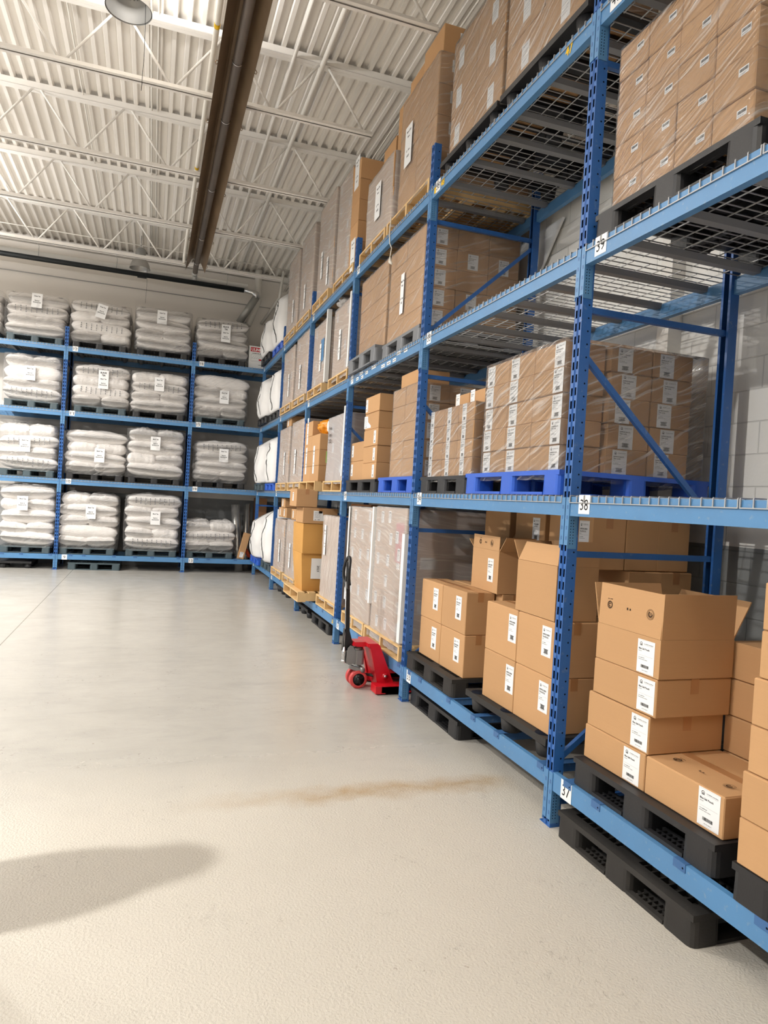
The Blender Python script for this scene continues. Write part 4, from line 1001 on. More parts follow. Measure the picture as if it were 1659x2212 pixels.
# shelf thirty-two
P('wood', 'wood', 'wooden pallet on shelf thirty-two beside the stencilled forty-eight', 6.10, 3, 1.24, 2.335, .15)
P('wood', 'wood', 'wooden pallet on shelf thirty-two with film hanging over it', 7.40, 3, 1.0, 2.335, .15)
z = ZD[3]+.152
grid_load('carton of the load with the mixed salt sheet', 2.36, 3.38, 6.06, 7.06, z, z+1.17, 3, 2, 4, 'kraft', None, lambda i, k: [('wide', .62, .62)], 'tall top load cartons on shelf thirty-two', 'clear film sagging round the tall top load with the mixed salt sheet', True, seed=51, fmat='film_flat', amp=.006, skirt=.05, flare=.06, sheets=[('sheet_box', 'front', .28, z+.62)])
carton('carton topping the tall top load, the one nearer the end frame', 2.40, 2.82, 6.10, 6.60, z+1.175, z+1.47, None, 'kraft', side=[('wide', .6, .62)])
carton('carton topping the tall top load, the second one along', 2.44, 2.86, 6.62, 7.10, z+1.175, z+1.46, None, 'kraft')
for k in range(5):
    carton('bare carton stacked behind the sagging film load, %s from bottom' % ORD[k+1], 2.50, 2.92, 7.20, 7.62, z+.292*k, z+.292*(k+1), 'bare carton stack on shelf thirty-two', side=[('wide', .7, .6)])
    if k < 4: carton('bare carton in the second stack behind the sagging film, %s from bottom' % ORD[k+1], 2.50, 2.92, 7.68, 8.12, z+.30*k, z+.30*(k+1), 'bare carton stack on shelf thirty-two', side=[('wide', .7, .6)] if k == 3 else None)
grid_load('carton inside the rounded film load', 2.36, 2.49, 7.26, 8.24, z, z+.80, 1, 2, 2, 'kraft', None, None, 'rounded film load cartons', 'loose rounded film with a hanging flap on shelf thirty-two', True, seed=52, ends=False, fmat='film_haze', amp=.012, skirt=.05, r=.05, sheets=[('sheet_box', 'front', .50, z+.42)])
mb = MB(); mb.tube([(2.312, 7.12, 4.95), (2.306, 7.13, 4.80), (2.305, 7.10, 4.66), (2.304, 7.02, 4.58), (2.304, 7.06, 4.50)], .006, 6); mb.tube([(2.304, 7.06, 4.50), (2.304, 7.04, 4.44), (2.303, 6.98, 4.40)], [.008, .022, .012], 6)
tag(obj('strap_end', mb, M['twine']), 'white strap end dangling from the beam of shelf thirty-two', 'strap')

# ================================================================== bay four: shelves twenty-five to twenty-eight
P('wood', 'wood', 'wooden pallet under the crinkled paper load on shelf twenty-five', 8.60, 0, 1.05, 2.33)
P('wood', 'wood', 'wooden pallet sticking out under the amber cartons on shelf twenty-five', 9.78, 0, 1.12, 2.09, .145, 1.25)
z = Z1+.147
grid_load('carton inside the crinkled load on shelf twenty-five', 2.37, 3.30, 8.66, 9.60, z, z+1.14, 1, 2, 3, 'kraft_dark', None, None, 'crinkled load cartons', 'pale crinkled film round the load beside the post on shelf twenty-five', True, seed=61, ends=False, fmat='film_white', amp=.010, skirt=.06, sheets=[('strip', 'front', .22, z+.80)])
carton('large brown box standing behind the crinkled load', 2.75, 3.35, 8.60, 9.55, z+1.15, z+1.33, None, 'kraft_dark')
def bulged(label, x0, x1, y0, y1, z0, z1, mat, bulge=.03, taper=.0):
    mb = MB(); n = 8; vs = []; pts = []
    for (a, b) in (((x0, y0), (x1, y0)), ((x1, y0), (x1, y1)), ((x1, y1), (x0, y1)), ((x0, y1), (x0, y0))):
        for i in range(n): pts.append((a[0]+(b[0]-a[0])*i/n, a[1]+(b[1]-a[1])*i/n, i/n))
    N = len(pts); cx, cy = (x0+x1)/2, (y0+y1)/2
    for k in range(9):
        t = k/8
        for i, (px, py, u) in enumerate(pts):
            s = 1-taper*(1-t); q = bulge*math.sin(PI*u)*math.sin(PI*t); d = Vector((px-cx, py-cy)).normalized()
            vs.append((cx+(px-cx)*s+d.x*q, cy+(py-cy)*s+d.y*q, z0+(z1-z0)*t))
    fs = [(k*N+i, k*N+(i+1) % N, (k+1)*N+(i+1) % N, (k+1)*N+i) for k in range(8) for i in range(N)]
    mb.add(vs, fs+[tuple(range(N)), tuple(8*N+i for i in range(N))]); o = obj('carton', mb, M[mat]); tag(o, label, 'carton'); return o
lo = bulged('lower bulging amber carton with a dated sheet on shelf twenty-five', 2.13, 2.72, 9.86, 10.52, z, z+.56, 'kraft_amber', .035, .16)
bulged('upper bulging amber carton on shelf twenty-five', 2.12, 2.72, 9.80, 10.52, z+.563, z+1.00, 'kraft_amber', .02, .03)
db = MB(); rect(db, -.12, .12, -.15, .15, 0)
for s, u, w in (('15 - Sep', .03, .15), ('2023', -.03, .09)):
    vs, fs = text_geo(s, .05, .02); x0_ = min(v[0] for v in vs); kx = w/(max(v[0] for v in vs)-x0_); db.add([(u+v[1]*1.0, -.0008, w/2-(v[0]-x0_)*kx) for v in vs], [tuple(reversed(f)) for f in fs], 1)
o = obj('paper_sheet', db, [M['paper'], M['ink']], None, (2.40, 9.845, .82)); tag(o, 'white sheet dated fifteenth September on the lower amber carton', 'sheet')
carton('taped carton with a torn white label above the amber cartons', 2.10, 2.62, 9.78, 10.28, z+1.005, z+1.235, None, 'kraft', side=[('torn', .55, .5)], tape='y')
carton('carton at the top of the leaning column in front of the beam', 1.995, 2.309, 9.80, 10.30, z+1.24, z+1.50, None, 'kraft', front=[('part', .5, .55)], tape='y')
# shelf twenty-six
P('wood', 'wood', 'wooden pallet under the grey veiled load on shelf twenty-six', 8.62, 1, 1.02, 2.33)
P('wood', 'wood', 'wooden pallet under the bare cartons on shelf twenty-six', 9.80, 1, 1.10, 2.25)
z = ZD[1]+.147
grid_load('carton behind grey film on shelf twenty-six', 2.37, 3.30, 8.70, 9.62, z, z+.90, 1, 2, 3, 'kraft_dark', part_labels(5), None, 'grey veiled load cartons', 'grey cloudy film with black handwriting on shelf twenty-six', True, seed=71, fmat='film_grey', amp=.006, skirt=.04, flare=.05)
corner_board('tall white corner board on the grey veiled load of shelf twenty-six', 2.345, 8.672, z+.06, z+.98, 1, .05)
mb = MB()
for k, s in enumerate(('From', 'Sept', '22')): put_text(mb, s, .07, 0, -.09*k, 0, .01, .0, 'C', .15)
o = obj('handwriting', mb, M['ink'], None, (2.344, 9.42, z+.72), -PI/2); tag(o, 'black handwriting on the grey film of shelf twenty-six', 'writing')
for k in range(4):
    for j in range(2):
        if k == 3 and j == 0: continue
        a = 9.84+.53*j
        carton('bare brown carton on shelf twenty-six, %s row up, %s along' % (ORD[k+1], ORD[j+1]), 2.30, 2.75, a, a+.525, z+.235*k, z+.235*(k+1), 'bare cartons on shelf twenty-six', front=[('strip', .35, .4)] if (k, j) in ((1, 0), (3, 1), (1, 1)) else None, side=[('note_green', .45, .55)] if (k, j) == (1, 0) else None)
# crumpled orange bag
def bag_lump(name, label, cat, c, sx, sy, sz, mat, seed, am=.25):
    bm = bmesh.new(); bmesh.ops.create_icosphere(bm, subdivisions=4, radius=1)
    for v in bm.verts:
        q = 1+am*noise.noise(v.co*2.1+Vector((seed, 0, 0)))+am*.6*noise.noise(v.co*5+Vector((0, seed, 0)))
        v.co = Vector((v.co.x*sx*q, v.co.y*sy*q, max(-sz, v.co.z*sz*q)))
    me = bpy.data.meshes.new(name); bm.to_mesh(me); bm.free(); me.materials.append(M[mat])
    for p in me.polygons: p.use_smooth = True
    o = link(name, me, None, (c[0], c[1], c[2]+sz)); return tag(o, label, cat)
bag_lump('plastic_bag', 'crumpled orange plastic bag lying on the bare cartons of shelf twenty-six', 'bag', (2.46, 10.08, z+.707), .14, .20, .115, 'orange', 3)
bag_lump('plastic_bag', 'small white packet beside the crumpled orange bag', 'bag', (2.44, 9.80, z+.707), .05, .09, .10, 'whitepl', 5, .15)
# shelf twenty-seven
P('wood', 'wood', 'wooden pallet on shelf twenty-seven beside the post', 8.66, 2, 1.02, 2.33)
P('wood', 'wood', 'wooden pallet on shelf twenty-seven under the blue-marked load', 9.95, 2, 1.0, 2.30)
z = ZD[2]+.147
grid_load('carton by the corner board on shelf twenty-seven', 2.37, 3.30, 8.72, 9.62, z, z+.97, 1, 2, 4, 'kraft', part_labels(8, 'part', .3), None, 'corner board load cartons by the post', 'film with a white plastic hood on shelf twenty-seven by the post', True, seed=81, fmat='film_haze', amp=.006, skirt=.06, sheets=[('strip', 'front', .40, z+.42)])
corner_board('white corner board at the post on shelf twenty-seven', 2.345, 8.692, z+.03, z+1.02, 1, .06)
grid_load('carton of the blue-marked load', 2.37, 3.30, 10.0, 10.92, z, z+1.0, 2, 2, 4, 'kraft', part_labels(9, 'part', .4), None, 'blue-marked load cartons on shelf twenty-seven', 'wrinkled film round the blue-marked load on shelf twenty-seven', True, seed=82, ends=False, fmat='film_haze', amp=.005, skirt=.07, flare=.03, sheets=[('strip', 'front', .55, z+.45)])
corner_board('white corner board on the blue-marked load of shelf twenty-seven', 2.345, 9.972, z+.02, z+1.10, 1, .06)
mb = MB(); rect(mb, -.10, .10, -.17, .17, 0); o = obj('blue_print', mb, M['beam'], None, (2.357, 10.28, z+.55), -PI/2); tag(o, 'blue printed patch under the film on shelf twenty-seven', 'print')
bag_lump('film_hood', 'white film bunched on the load by the post of shelf twenty-seven', 'stretch film', (2.50, 9.45, z+.99), .14, .16, .07, 'film_white', 9)
# shelf twenty-eight
P('wood', 'wood', 'wooden pallet on shelf twenty-eight beside the post', 8.66, 3, 1.05, 2.33)
P('wood', 'wood', 'wooden pallet on shelf twenty-eight, second from the post', 9.88, 3, 1.05, 2.30)
z = ZD[3]+.147
grid_load('carton of the half load on shelf twenty-eight', 2.36, 3.2, 9.02, 9.72, z, z+1.42, 1, 2, 5, 'kraft', part_labels(12), None, 'wrapped half load cartons on shelf twenty-eight', 'thin film round the wrapped half load on shelf twenty-eight', True, seed=91, fmat='film_haze', amp=.004, skirt=.05)
for k in range(5): carton('plain tall column carton beside the post on shelf twenty-eight, %s from bottom' % ORD[k+1], 2.35, 2.80, 8.62, 8.98, z+.27*k, z+.27*(k+1), 'plain column on shelf twenty-eight', front=[('sheet_box', .5, .5)] if k in (0, 4) else None)
grid_load('carton of the tall milky load', 2.36, 3.3, 9.90, 10.90, z, z+1.50, 1, 2, 5, 'kraft', part_labels(13), lambda i, k: [('part', .6, .55)], 'tall milky load cartons on shelf twenty-eight', 'milky film round the tall load on shelf twenty-eight', True, seed=92, ends=False, fmat='film_haze', amp=.005, skirt=.09, sheets=[('strip', 'front', .30, z+.55), ('strip', 'front', .70, z+.35)])

# ================================================================== bay five: shelves twenty-one to twenty-four
for (lvl, no, zt) in ((0, 'twenty-one', .97), (1, 'twenty-two', 1.06), (2, 'twenty-three', 1.08), (3, 'twenty-four', 1.45)):
    base = (Z1 if lvl == 0 else ZD[lvl])
    for h, (a, b, dz) in enumerate(((11.18, 12.18, 0), (12.40, 13.40, -.03))):
        w = ('nearer the amber cartons', 'nearer the white bags')[h]
        P('wood', 'wood', 'wooden pallet on shelf %s, the one %s' % (no, w), a-.02, lvl, 1.04, 2.30)
        zz = base+.147
        grid_load('carton on shelf %s, load %s' % (no, w), 2.34, 3.2, a, b, zz, zz+zt+dz, 1, 2, 3, 'kraft', part_labels(100+lvl*2+h), None, 'shelf %s cartons %s' % (no, w),
                  'hazy film round the load on shelf %s %s' % (no, w), True, seed=110+lvl*2+h, ends=False, fmat='film_haze', amp=.007, skirt=.08, flare=.03, res=.08, sheets=[('strip', 'front', .45+.2*h, zz+.36)])
z = Z1+.147
for i, (a, k) in enumerate(((12.55, 0), (12.98, 0), (12.75, 1), (11.30, 0), (11.70, 0))):
    carton('small bare carton on top of the shelf twenty-one loads, %s of five' % ORD[i+1], 2.385, 2.66, a, a+.38, z+.98+.19*k, z+1.165+.18*k, 'bare cartons topping shelf twenty-one', front=[('part', .4, .5)])
carton('bare carton on the shelf twenty-two load by the white bags', 2.38, 2.68, 12.55, 13.0, ZD[1]+.147+1.035, ZD[1]+.147+1.25, None, 'kraft', front=[('part', .3, .5)])
for i, (px, py) in enumerate(((9.55, 2.38), (10.55, 2.36), (12.2, 2.42))):
    pallet('nest' if i != 0 else 'rack', 'blackpl', 'black pallet pushed under the lowest shelf, %s beyond the jack' % ORD[i+1], py, (9.02, 10.25, 12.35)[i], 0, 1.05)

# ================================================================== bay six: white bulk bags, shelves seventeen to twenty
def bulk_bag(label, c, w, d, h, seed, lean=0.0, tie=True, group='bulk bags at the rack corner', peak=.30):
    o = thing('bulk_bag', label, 'bag', c, 0, group)
    n = 56; L = 26; vs = []; mb = MB()
    for i in range(L+1):
        t = i/L
        if t < .72: s = .93+.10*math.sin(PI*min(1, t/.72)**.8)
        else: q = (t-.72)/.28; s = (1-q)**.75*(.97-peak*.25)+peak*.25*(1-.4*q)
        z = h*(t if t < .72 else t)
        for k in range(n):
            a = 2*PI*k/n; ca, sa = math.cos(a), math.sin(a); e = 5.0 if t < .72 else 3.0
            r = 1/((abs(ca)**e+abs(sa)**e)**(1/e))
            f = 1+.045*noise.noise(Vector((ca*3+seed, sa*3, t*5)))+.03*noise.noise(Vector((ca*8, sa*8+seed, t*3)))*(1+2*max(0, t-.6))
            vs.append((ca*r*w/2*s*f+lean*t, sa*r*d/2*s*f, z+.015*noise.noise(Vector((ca*2, sa*2, seed)))))
    fs = [(i*n+k, i*n+(k+1) % n, (i+1)*n+(k+1) % n, (i+1)*n+k) for i in range(L) for k in range(n)]+[tuple(reversed(range(n))), tuple(L*n+k for k in range(n))]
    mb.add(vs, fs, 0, True); obj('bag_body', mb, M['bagcloth'], o)
    def along(k, off=.006, i0=0, i1=L, dk=0.0):
        return [Vector(vs[i*n+int(k+dk*math.sin(i*.5)) % n])+Vector((-off, 0, 0)) for i in range(i0, i1+1)]
    for k, wd in ((28, .026), (20, .006)):      # black webbing up the aisle face and seams at the corners
        pts = along(k, .008, 1, L, 1.2 if wd > .02 else 0); sb = MB(); vv = []
        for p in pts: vv += [p+Vector((0, -wd, 0)), p+Vector((0, wd, 0))]
        sb.add(vv, [(2*i, 2*i+1, 2*i+3, 2*i+2) for i in range(len(pts)-1)]); obj('webbing_strap' if wd > .02 else 'seam', sb, M['black'], o)
    sb = MB(); sb.tube([(lean*.95+(.1+.03*math.cos(a))*math.cos(a)*w, .1*math.sin(a)*d, h*.93) for a in [2*PI*k/14 for k in range(14)]], .010, 6, closed=True); obj('tie', sb, M['black'], o)
    return o
def bags_level(lvl, no, mats, hh, z):
    pallet('rack', mats[0], 'plastic pallet under the bulk bag of shelf %s beside the cartons' % no, 2.30, 13.66, z, 1.10)
    pallet('rack', mats[1], 'plastic pallet under the corner bulk bag of shelf %s' % no, 2.24, 14.84, z, 1.10)
    bulk_bag('white bulk bag with black strap on shelf %s beside the cartons' % no, (2.80, 14.22, z+.163), 1.10, 1.06, hh[0], lvl+1.3)
    bulk_bag('white bulk bag with black strap in the corner of shelf %s' % no, (2.74, 15.36, z+.163), 1.12, 1.02, hh[1], lvl+7.7)
bags_level(0, 'seventeen', ('tealpl', 'bluepl'), (1.22, 1.05), Z1)
bags_level(1, 'eighteen', ('bluepl', 'tealpl'), (1.14, 1.10), ZD[1])
bags_level(2, 'nineteen', ('blackpl', 'blackpl'), (1.08, 1.04), ZD[2])
bags_level(3, 'twenty', ('bluepl', 'blackpl'), (1.25, .95), ZD[3])

# ================================================================== back rack: white sacks on pallets
_S = []
def sack_meshes():
    for v in range(6):
        mb = MB(); nx, ny = 34, 22; top = []; bot = []; sd = v*3.7
        for j in range(ny+1):
            for i in range(nx+1):
                a, b = -1+2*i/nx, -1+2*j/ny
                
                ea = abs(a)**3.2; eb = abs(b)**3.2
                e = max(0.0, (1-ea)*(1-eb))**.42
                pa = a*(1-.07*b*b*0-.045*abs(b)**6)*.5; pb = b*(1-.05*abs(a)**6)*.5
                q = noise.noise(Vector((a*1.3+sd, b*1.6, 0)))*.26+noise.noise(Vector((a*4+sd, b*4, 2)))*.12
                w = noise.noise(Vector((a*9+sd, b*5, 5)))*.07
                ou = 1+.06*noise.noise(Vector((a*2+sd, b*2, 9)))+.02*noise.noise(Vector((a*7+sd, b*7, 3)))
                top.append((pa*ou, pb*ou, .5+.5*e*(1+q+w))); bot.append((pa*ou, pb*ou, .5-.5*e*(1+q*.3)))
        W_ = nx+1
        f1 = [(j*W_+i, j*W_+i+1, (j+1)*W_+i+1, (j+1)*W_+i) for j in range(ny) for i in range(nx)]
        mb.add(top, f1, 0, True); mb.add(bot, [tuple(reversed(f)) for f in f1], 0, True)
        me = mb.mesh('sack', [M['sack']]); bm = bmesh.new(); bm.from_mesh(me); bmesh.ops.remove_doubles(bm, verts=bm.verts, dist=1e-5); bm.to_mesh(me); bm.free(); _S.append(me)
sack_meshes()
def sack_print(seed):   # rows of small upright print on the aisle side of a sack, in the sack's own unit size
    k = ('print', seed % 4)
    if k not in _P:
        mb = MB(); rr = random.Random(seed)
        for c in range(9):
            u = -.34+.085*c; v = .70
            while v > .30:
                hh = rr.uniform(.05, .12); y = -.505-.03*math.cos((v-.5)*3); mb.add([(u-.007, y, v-hh), (u+.007, y, v-hh), (u+.007, y, v), (u-.007, y, v)], [(0, 1, 2, 3)]); v -= hh+.04
        _P[k] = mb.mesh('print', [M['lgrey']])
    return _P[k]
def sack_load(desc, x0, x1, z0, z1, layers, sheet, pal, y0=16.235, dy=1.0, tint=0, sv=None, seed=1, paltop=True):
    pallet('rack', pal, 'plastic pallet under the %s' % desc, x0+.03, y0-.03, z0, dy+.1, x1-x0-.06, .145)
    zb = z0+.147; rr = random.Random(seed); dz = (z1-zb)/layers; w = x1-x0
    for k in range(layers):
        lay = 'bottom layer' if k == 0 else 'top layer' if k == layers-1 else ORD[k+1]+' layer up'
        if (k+seed) % 2 == 0: lay_s = [(x0, x0+w*.52, y0, y0+dy, 'window'), (x0+w*.48, x1, y0, y0+dy, 'corner')]
        else: lay_s = [(x0, x1, y0, y0+dy*.52, 'front'), (x0, x1, y0+dy*.48, y0+dy, 'rear')]
        for (a, b, c, d, nm) in lay_s:
            jx, jy = rr.uniform(-.025, .025), rr.uniform(-.02, .012)
            o = link('sack', _S[rr.randrange(6)], None, ((a+b)/2+jx, (c+d)/2+jy, zb+dz*k-(.006 if k == 0 else dz*.16))); 
            o.scale = ((b-a)*1.04, (d-c)*1.03, dz*1.34+.012); o.rotation_euler = (rr.uniform(-.02, .02), rr.uniform(-.055, .055), rr.choice((0, PI))+rr.uniform(-.03, .03))
            side = {'window': 'outer side', 'corner': 'corner side', 'front': 'aisle side', 'rear': 'wall side'}[nm]
            tag(o, 'sack of the %s, %s, %s' % (desc, lay, side), 'sack', 'sacks of the '+desc)
            if nm == 'front' and rr.random() < .55: p_ = link('print', sack_print(seed+k), o); o.rotation_euler.z = rr.uniform(-.03, .03)
    h = z1-z0-.147
    sh = [(sheet[0], 'side', w*sheet[1]-.0, zb+h*sheet[2], sheet[3] if len(sheet) > 3 else 0)] if sheet else ()
    wrap('clear film round the %s' % desc, x0-.015, x1+.015, y0-.02, y0+dy+.01, z0+.12, z1+.01, 'film_sack', .020, .11, seed*3, .22, 0, sh, .05, None, .015)
T = lambda k, u, v, r=0: (k, u, v, r)
L1z, L2z, L3z, L4z = Z1, ZD[1], ZD[2], ZD[3]
SL_ = [
 ('cut-off load on the top back shelf', -4.35, -3.16, L4z, 5.78, 4, None, 'tealpl'),
 ('green tea load left of plate twelve', -3.06, -1.92, L4z, 5.81, 4, T('tea_green', .52, .84, .03), 'tealpl'),
 ('green tea load above plate twelve', -1.80, -.64, L4z, 5.80, 4, T('tea_green', .52, .80, .22), 'blackpl'),
 ('green tea corner load of shelf twelve', -.49, .66, L4z, 5.86, 4, T('tea_green', .47, .80), 'blackpl'),
 ('black tea load on shelf sixteen', .82, 1.95, L4z, 5.80, 4, T('tea_tall', .56, .66), 'blackpl'),
 ('black tea load left of plate eleven', -3.04, -1.95, L3z, 4.52, 4, T('tea_black', .47, .60, .0), 'tealpl'),
 ('tall-sheet load above plate eleven', -1.70, -.59, L3z, 4.44, 4, T('tea_tall', .55, .68), 'tealpl'),
 ('black tea corner load of shelf eleven', -.51, .65, L3z, 4.43, 4, T('tea_black', .50, .72), 'blackpl'),
 ('black tea load on shelf fifteen', .83, 2.0, L3z, 4.50, 4, T('tea_black', .57, .52), 'tealpl'),
 ('black tea load left of plate ten', -3.06, -1.96, L2z, 3.05, 4, T('tea_black', .46, .55), 'tealpl'),
 ('leaning black tea load above plate ten', -1.79, -.58, L2z, 3.00, 4, T('tea_black', .58, .45), 'blackpl'),
 ('black tea corner load of shelf ten', -.53, .64, L2z, 3.16, 4, T('tea_black', .50, .72), 'blackpl'),
 ('black tea load on shelf fourteen', .92, 2.08, L2z, 3.00, 4, T('tea_black', .55, .68), 'blackpl'),
 ('lowest black tea load left of plate nine', -2.98, -1.96, L1z, 1.74, 5, T('tea_black', .43, .72), 'tealpl'),
 ('lowest black tea load above plate nine', -1.84, -.68, L1z, 1.64, 5, T('tea_black', .55, .68), 'tealpl'),
 ('lowest black tea corner load of shelf nine', -.50, .64, L1z, 1.68, 5, T('tea_black', .56, .60), 'tealpl'),
 ('low half-used load on shelf thirteen', .79, 1.90, L1z, 1.16, 3, None, 'tealpl')]
for i, s in enumerate(SL_):
    d = s[0].replace(' left of ', ' short of ')
    sack_load(d, *s[1:], seed=i+2)
pallet('rack', 'tealpl', 'grey plastic pallet on the floor below plate nine', -1.62, 16.17, 0, 1.1, 1.05, .155)
pallet('nest', 'blackpl', 'black cup-foot pallet on the floor short of plate nine', -3.45, 16.20, 0, 1.1, 1.12, .15)

# corner things
def uline():
    o = thing('carton', 'white carton with a red lettered banner on the top back shelf', 'carton', (2.26, 16.30, ZD[3]))
    mb = MB(); mb.box(-.26, .26, 0, .42, .001, .53); obj('carton_body', mb, M['whitepl'], o)
    mb = MB(); rect(mb, -.225, .26, .40, .50, 0, 0.0); put_text(mb, 'ULINE', .085, -.205, .42, 1, .03, .0008, width=.225); put_text(mb, 'AIR', .06, .055, .425, 1, .01, .0008, width=.10); obj('red_banner', mb, [M['redprint'], M['paper']], o, (0, -.001, 0))
    mb = MB(); greek(mb, -.19, .12, .352, .02, 0, seed=4)
    rr = [(-.19, .30), (.05, .34)]
    for (a, b, c, d) in ((-.21, .05, .17, .33),): 
        for (p, q, r_, s) in ((a, b, d-.003, d), (a, b, c, c+.003), (a, a+.003, c, d), (b-.003, b, c, d)): rect(mb, p, q, r_, s, 1, 0)
    for k in range(4): mb.add([(-.19+.05*k, 0, .245), (-.186+.05*k, 0, .245), (-.136+.05*k, 0, .305), (-.14+.05*k, 0, .305)], [(0, 1, 2, 3)], 1)
    rect(mb, -.19, .02, .19, .193, 1, 0); rect(mb, -.19, .02, .243, .246, 1, 0); rect(mb, -.03, .03, .20, .235, 2, .0004); greek(mb, -.03, .10, .09, .012, 0, seed=8)
    obj('front_print', mb, [M['ink'], M['lgrey'], M['redprint']], o, (0, -.0012, 0))
uline()
def silver_roll(label, x, y, r, h, tilt, tx=0):
    mb = MB(); mb.lathe([(r*.35, .0), (r, 0), (r*1.01, h*.3), (r, h), (r*.35, h), (r*.35, h-.12)], n=28)
    o = obj('film_roll', mb, M['silver'], None, (x, y, .004)); o.rotation_euler = (tx, tilt, 0); tag(o, label, 'roll')
silver_roll('wide silver bubble film roll standing by the short sack load', 2.085, 16.62, .10, 1.60, -.105)
silver_roll('narrow silver bubble film roll beside the wide one', 2.245, 16.80, .078, 1.63, -.02)
o = carton('tall brown box standing behind the silver film rolls', 2.43, 2.70, 16.80, 17.2, .005, 1.78, None, 'kraft_dark')
o = carton('slim brown carton leaning with a label low on its face', -.075, .075, -.06, .06, 0, .62, None, 'kraft', side=[('part', .50, .16)]); o.location = (2.05, 16.24, DECK[0]+.012); o.rotation_euler = (0, .22, 0)
mb = MB(); mb.tube([(2.15, 16.32, .62), (2.30, 16.35, .38)], .035, 12); mb.tube([(2.11, 16.36, .66), (2.27, 16.39, .375)], .03, 12); tag(obj('orange_tube', mb, M['orangetube']), 'orange tubes slanting behind the leaning slim carton', 'tube')

# leaning board behind the rack
mb = MB(); mb.prism([(5.70, 4.66), (6.9, 4.66), (6.9, 3.43), (6.78, 3.43)], 3.56, 3.585, 'x'); tag(obj('foam_board', mb, M['whitepl']), 'white board with a slanted edge between the rack and block wall', 'board')

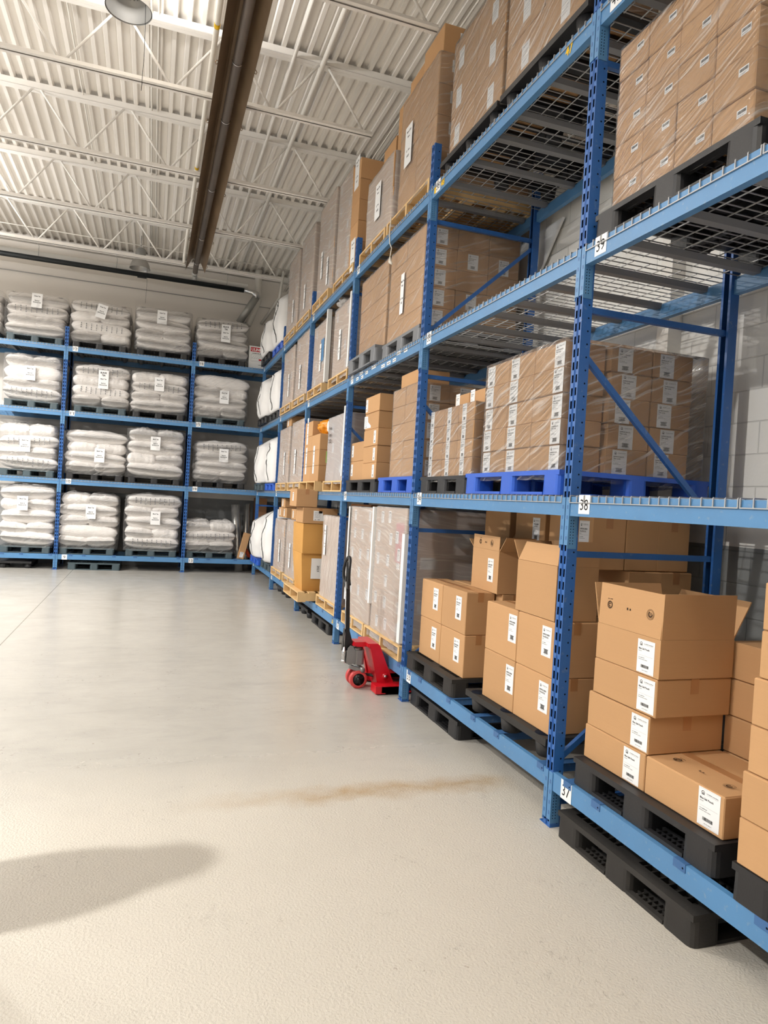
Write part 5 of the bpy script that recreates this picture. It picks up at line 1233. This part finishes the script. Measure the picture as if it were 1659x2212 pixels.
# ================================================================== pallet jack
def pallet_jack():
    o = thing('pallet_jack', 'red hand pallet jack with upright black handle, forks under the rack', 'pallet jack', (2.06, 6.52, 0))
    ox, oy = 2.035, 6.52
    def part(name, mb, mat, parent=o): return obj(name, mb, mat, parent, (0, 0, 0))
    # forks
    for y, nm in ((-.255, 'near'), (.255, 'far')):
        mb = MB(); mb.prism([(.16, .035), (1.28, .035), (1.33, .055), (1.33, .070), (.16, .080)], y-.08, y+.08, 'y'); mb.box(.10, .40, y-.08, y+.08, .012, .085); mb.box(.16, 1.30, y-.08, y-.072, .02, .075); mb.box(.16, 1.30, y+.072, y+.08, .02, .075)
        f = part('fork', mb, M['red'])
        mb = MB(); mb.tube([(1.15, y-.05, .036), (1.15, y+.05, .036)], .035, 14); part('load_roller', mb, M['wheelred'], f)
    # leaning frame: two cheeks, front plate and top plate
    mb = MB()
    for s in (-1, 1):
        y = s*.20
    side = [(.055, .425), (.060, .458), (.150, .463), (.170, .445), (.325, .085), (.325, .012), (.175, .012), (.105, .30), (.075, .42)]
    for s in (-1, 1):
        mb.prism(side, s*.165-.02, s*.165+.02, 'y')
    mb.add([(.080, -.165, .42), (.080, .165, .42), (.190, .165, .03), (.190, -.165, .03)], [(0, 1, 2, 3)]); mb.add([(.150, -.165, .463), (.150, .165, .463), (.325, .165, .085), (.325, -.165, .085)], [(0, 1, 2, 3)])
    mb.box(.20, .36, -.335, .335, .012, .08)
    fr = part('lift_frame', mb, M['red'])
    mb = MB(); mb.prism([(-.075, .425), (-.06, .462), (.150, .4645), (.150, .42), (-.02, .415)], -.085, .085, 'y'); mb.box(.05, .152, -.175, .175, .43, .464); part('top_plate', mb, M['red'])
    mb = MB(); mb.tube([(.235, -.188, .145), (.235, -.205, .145)], .032, 16); mb.tube([(.235, -.20, .145), (.235, -.212, .145)], .016, 12, 1); obj('pivot_bolt', mb, [M['red'], M['chrome']], o)
    mb = MB(); rect(mb, .205, .325, .035, .057, 0, .186); put_text(mb, 'PALLET JACK', .014, .21, .041, 1, .01, .1868, width=.10) if False else greek(mb, .21, .318, .041, .011, 1, .1868, 4)
    part('white_sticker', mb, [M['paper'], M['ink']])
    # hydraulic pump
    mb = MB(); mb.rbox(-.055, .055, -.07, .07, .235, .375, .03); mb.lathe([(.045, .37), (.045, .395), (.03, .40), (.03, .42), (0, .42)], (.0, 0, 0), 18); mb.rbox(-.13, -.045, -.045, .045, .24, .37, .02)
    pu = part('hydraulic_pump', mb, M['steel'])
    for ya in (-.075, .066): mb = MB(); mb.prism([(-.125, .40), (-.10, .425), (-.075, .42), (-.04, .36), (-.045, .25), (-.11, .235), (-.135, .27)], ya, ya+.009, 'y'); part('handle_bracket', mb, M['steel'])
    mb = MB(); mb.lathe([(.0, .25), (.026, .25), (.026, .275), (.02, .278), (.024, .285), (.02, .295), (.024, .305), (.02, .315), (.024, .325), (.024, .36), (.016, .37), (.010, .40), (.0, .41)], (-.15, -.03, 0), 16); part('pump_piston', mb, M['chrome'])
    mb = MB(); mb.bar((-.09, -.05, .215), (.03, -.06, .175), .05, .035); mb.tube([(.035, -.095, .185), (.035, .095, .185)], .026, 12); part('axle_bracket', mb, M['steel'])
    mb = MB(); mb.tube([(.04, 0, .13), (.36, -.05, .075)], .012, 8); mb.tube([(.04, 0, .13), (.36, .05, .075)], .012, 8); part('push_rod', mb, M['handle'])
    # steering wheels
    for y in (-.062, .062):
        mb = MB(); prof = [(.060, -.026), (.084, -.026), (.090, -.020), (.090, .020), (.084, .026), (.060, .026)]
        n = 32; vs = []
        for (r, yy) in prof:
            for k in range(n): vs.append((r*math.cos(2*PI*k/n), y+yy, .0905+r*math.sin(2*PI*k/n)))
        mb.add(vs, [(i*n+k, i*n+(k+1) % n, (i+1)*n+(k+1) % n, (i+1)*n+k) for i in range(len(prof)-1) for k in range(n)], 0, True)
        w = part('steer_wheel', mb, M['wheelred'])
        mb = MB(); mb.tube([(0, y-.020, .0905), (0, y+.020, .0905)], .066, 24)
        for k in range(4): a = k*PI/2+.4; mb.obox((.04*math.cos(a), y-.021, .0905+.04*math.sin(a)), (.022*math.cos(a), 0, .022*math.sin(a)), (0, .003, 0), (-.002*math.sin(a), 0, .002*math.cos(a)))
        mb.tube([(0, y-.034, .0905), (0, y+.034, .0905)], .018, 14); part('wheel_hub', mb, M['handle'], w)
    # handle
    mb = MB(); mb.bar((-.122, 0, .56), (-.150, 0, 1.10), .040, .040, (1, 0, 0)); mb.prism([(-.155, .58), (-.11, .58), (-.045, .375), (-.165, .36)], -.028, .028, 'y'); sh = part('handle_shaft', mb, M['handle'])
    pts = []
    for k in range(24):
        a = 2*PI*k/24; cy = .095*math.copysign(abs(math.cos(a))**.8, math.cos(a)); cz = .155*math.sin(a)
        pts.append((-.155-.035*math.cos(2*a)*.3+.0, cy*(1.0 if cz > -.08 else .8), 1.135+cz))
    mb = MB(); mb.tube(pts, .0165, 10, closed=True); g = part('handle_loop', mb, M['handle'])
    mb = MB(); mb.tube([(-.15, -.02, 1.12), (-.145, -.06, 1.09), (-.14, -.075, 1.02)], .008, 8); mb.box(-.165, -.135, -.02, .02, 1.08, 1.24); part('release_lever', mb, M['handle'])
    mb = MB(); mb.tube([(-.168, -.02, 1.05), (-.15, -.024, .56), (-.15, -.03, .40)], .004, 6); part('release_chain', mb, M['chrome'])
    o.location = (ox, oy, 0)
pallet_jack()

# an unseen bag, made up and shaped to throw the long floor shadow
def shadow_bag():
    o = thing('bulk_bag', 'unseen slim white bag added on the open floor to cast a shadow', 'bag', (-1.10, 3.30, 0))
    mb = MB(); mb.lathe([(.0, .002), (.22, .002), (.26, .05), (.27, .4), (.265, .9), (.25, 1.2), (.21, 1.42), (.155, 1.60), (.125, 1.72), (.13, 1.80), (.10, 1.86), (.05, 1.89), (0, 1.90)], n=28); obj('bag_body', mb, M['bagcloth'], o)
    mb = MB(); mb.lathe([(.13, 1.66), (.145, 1.68), (.13, 1.70)], n=20); obj('tie', mb, M['black'], o)
shadow_bag()
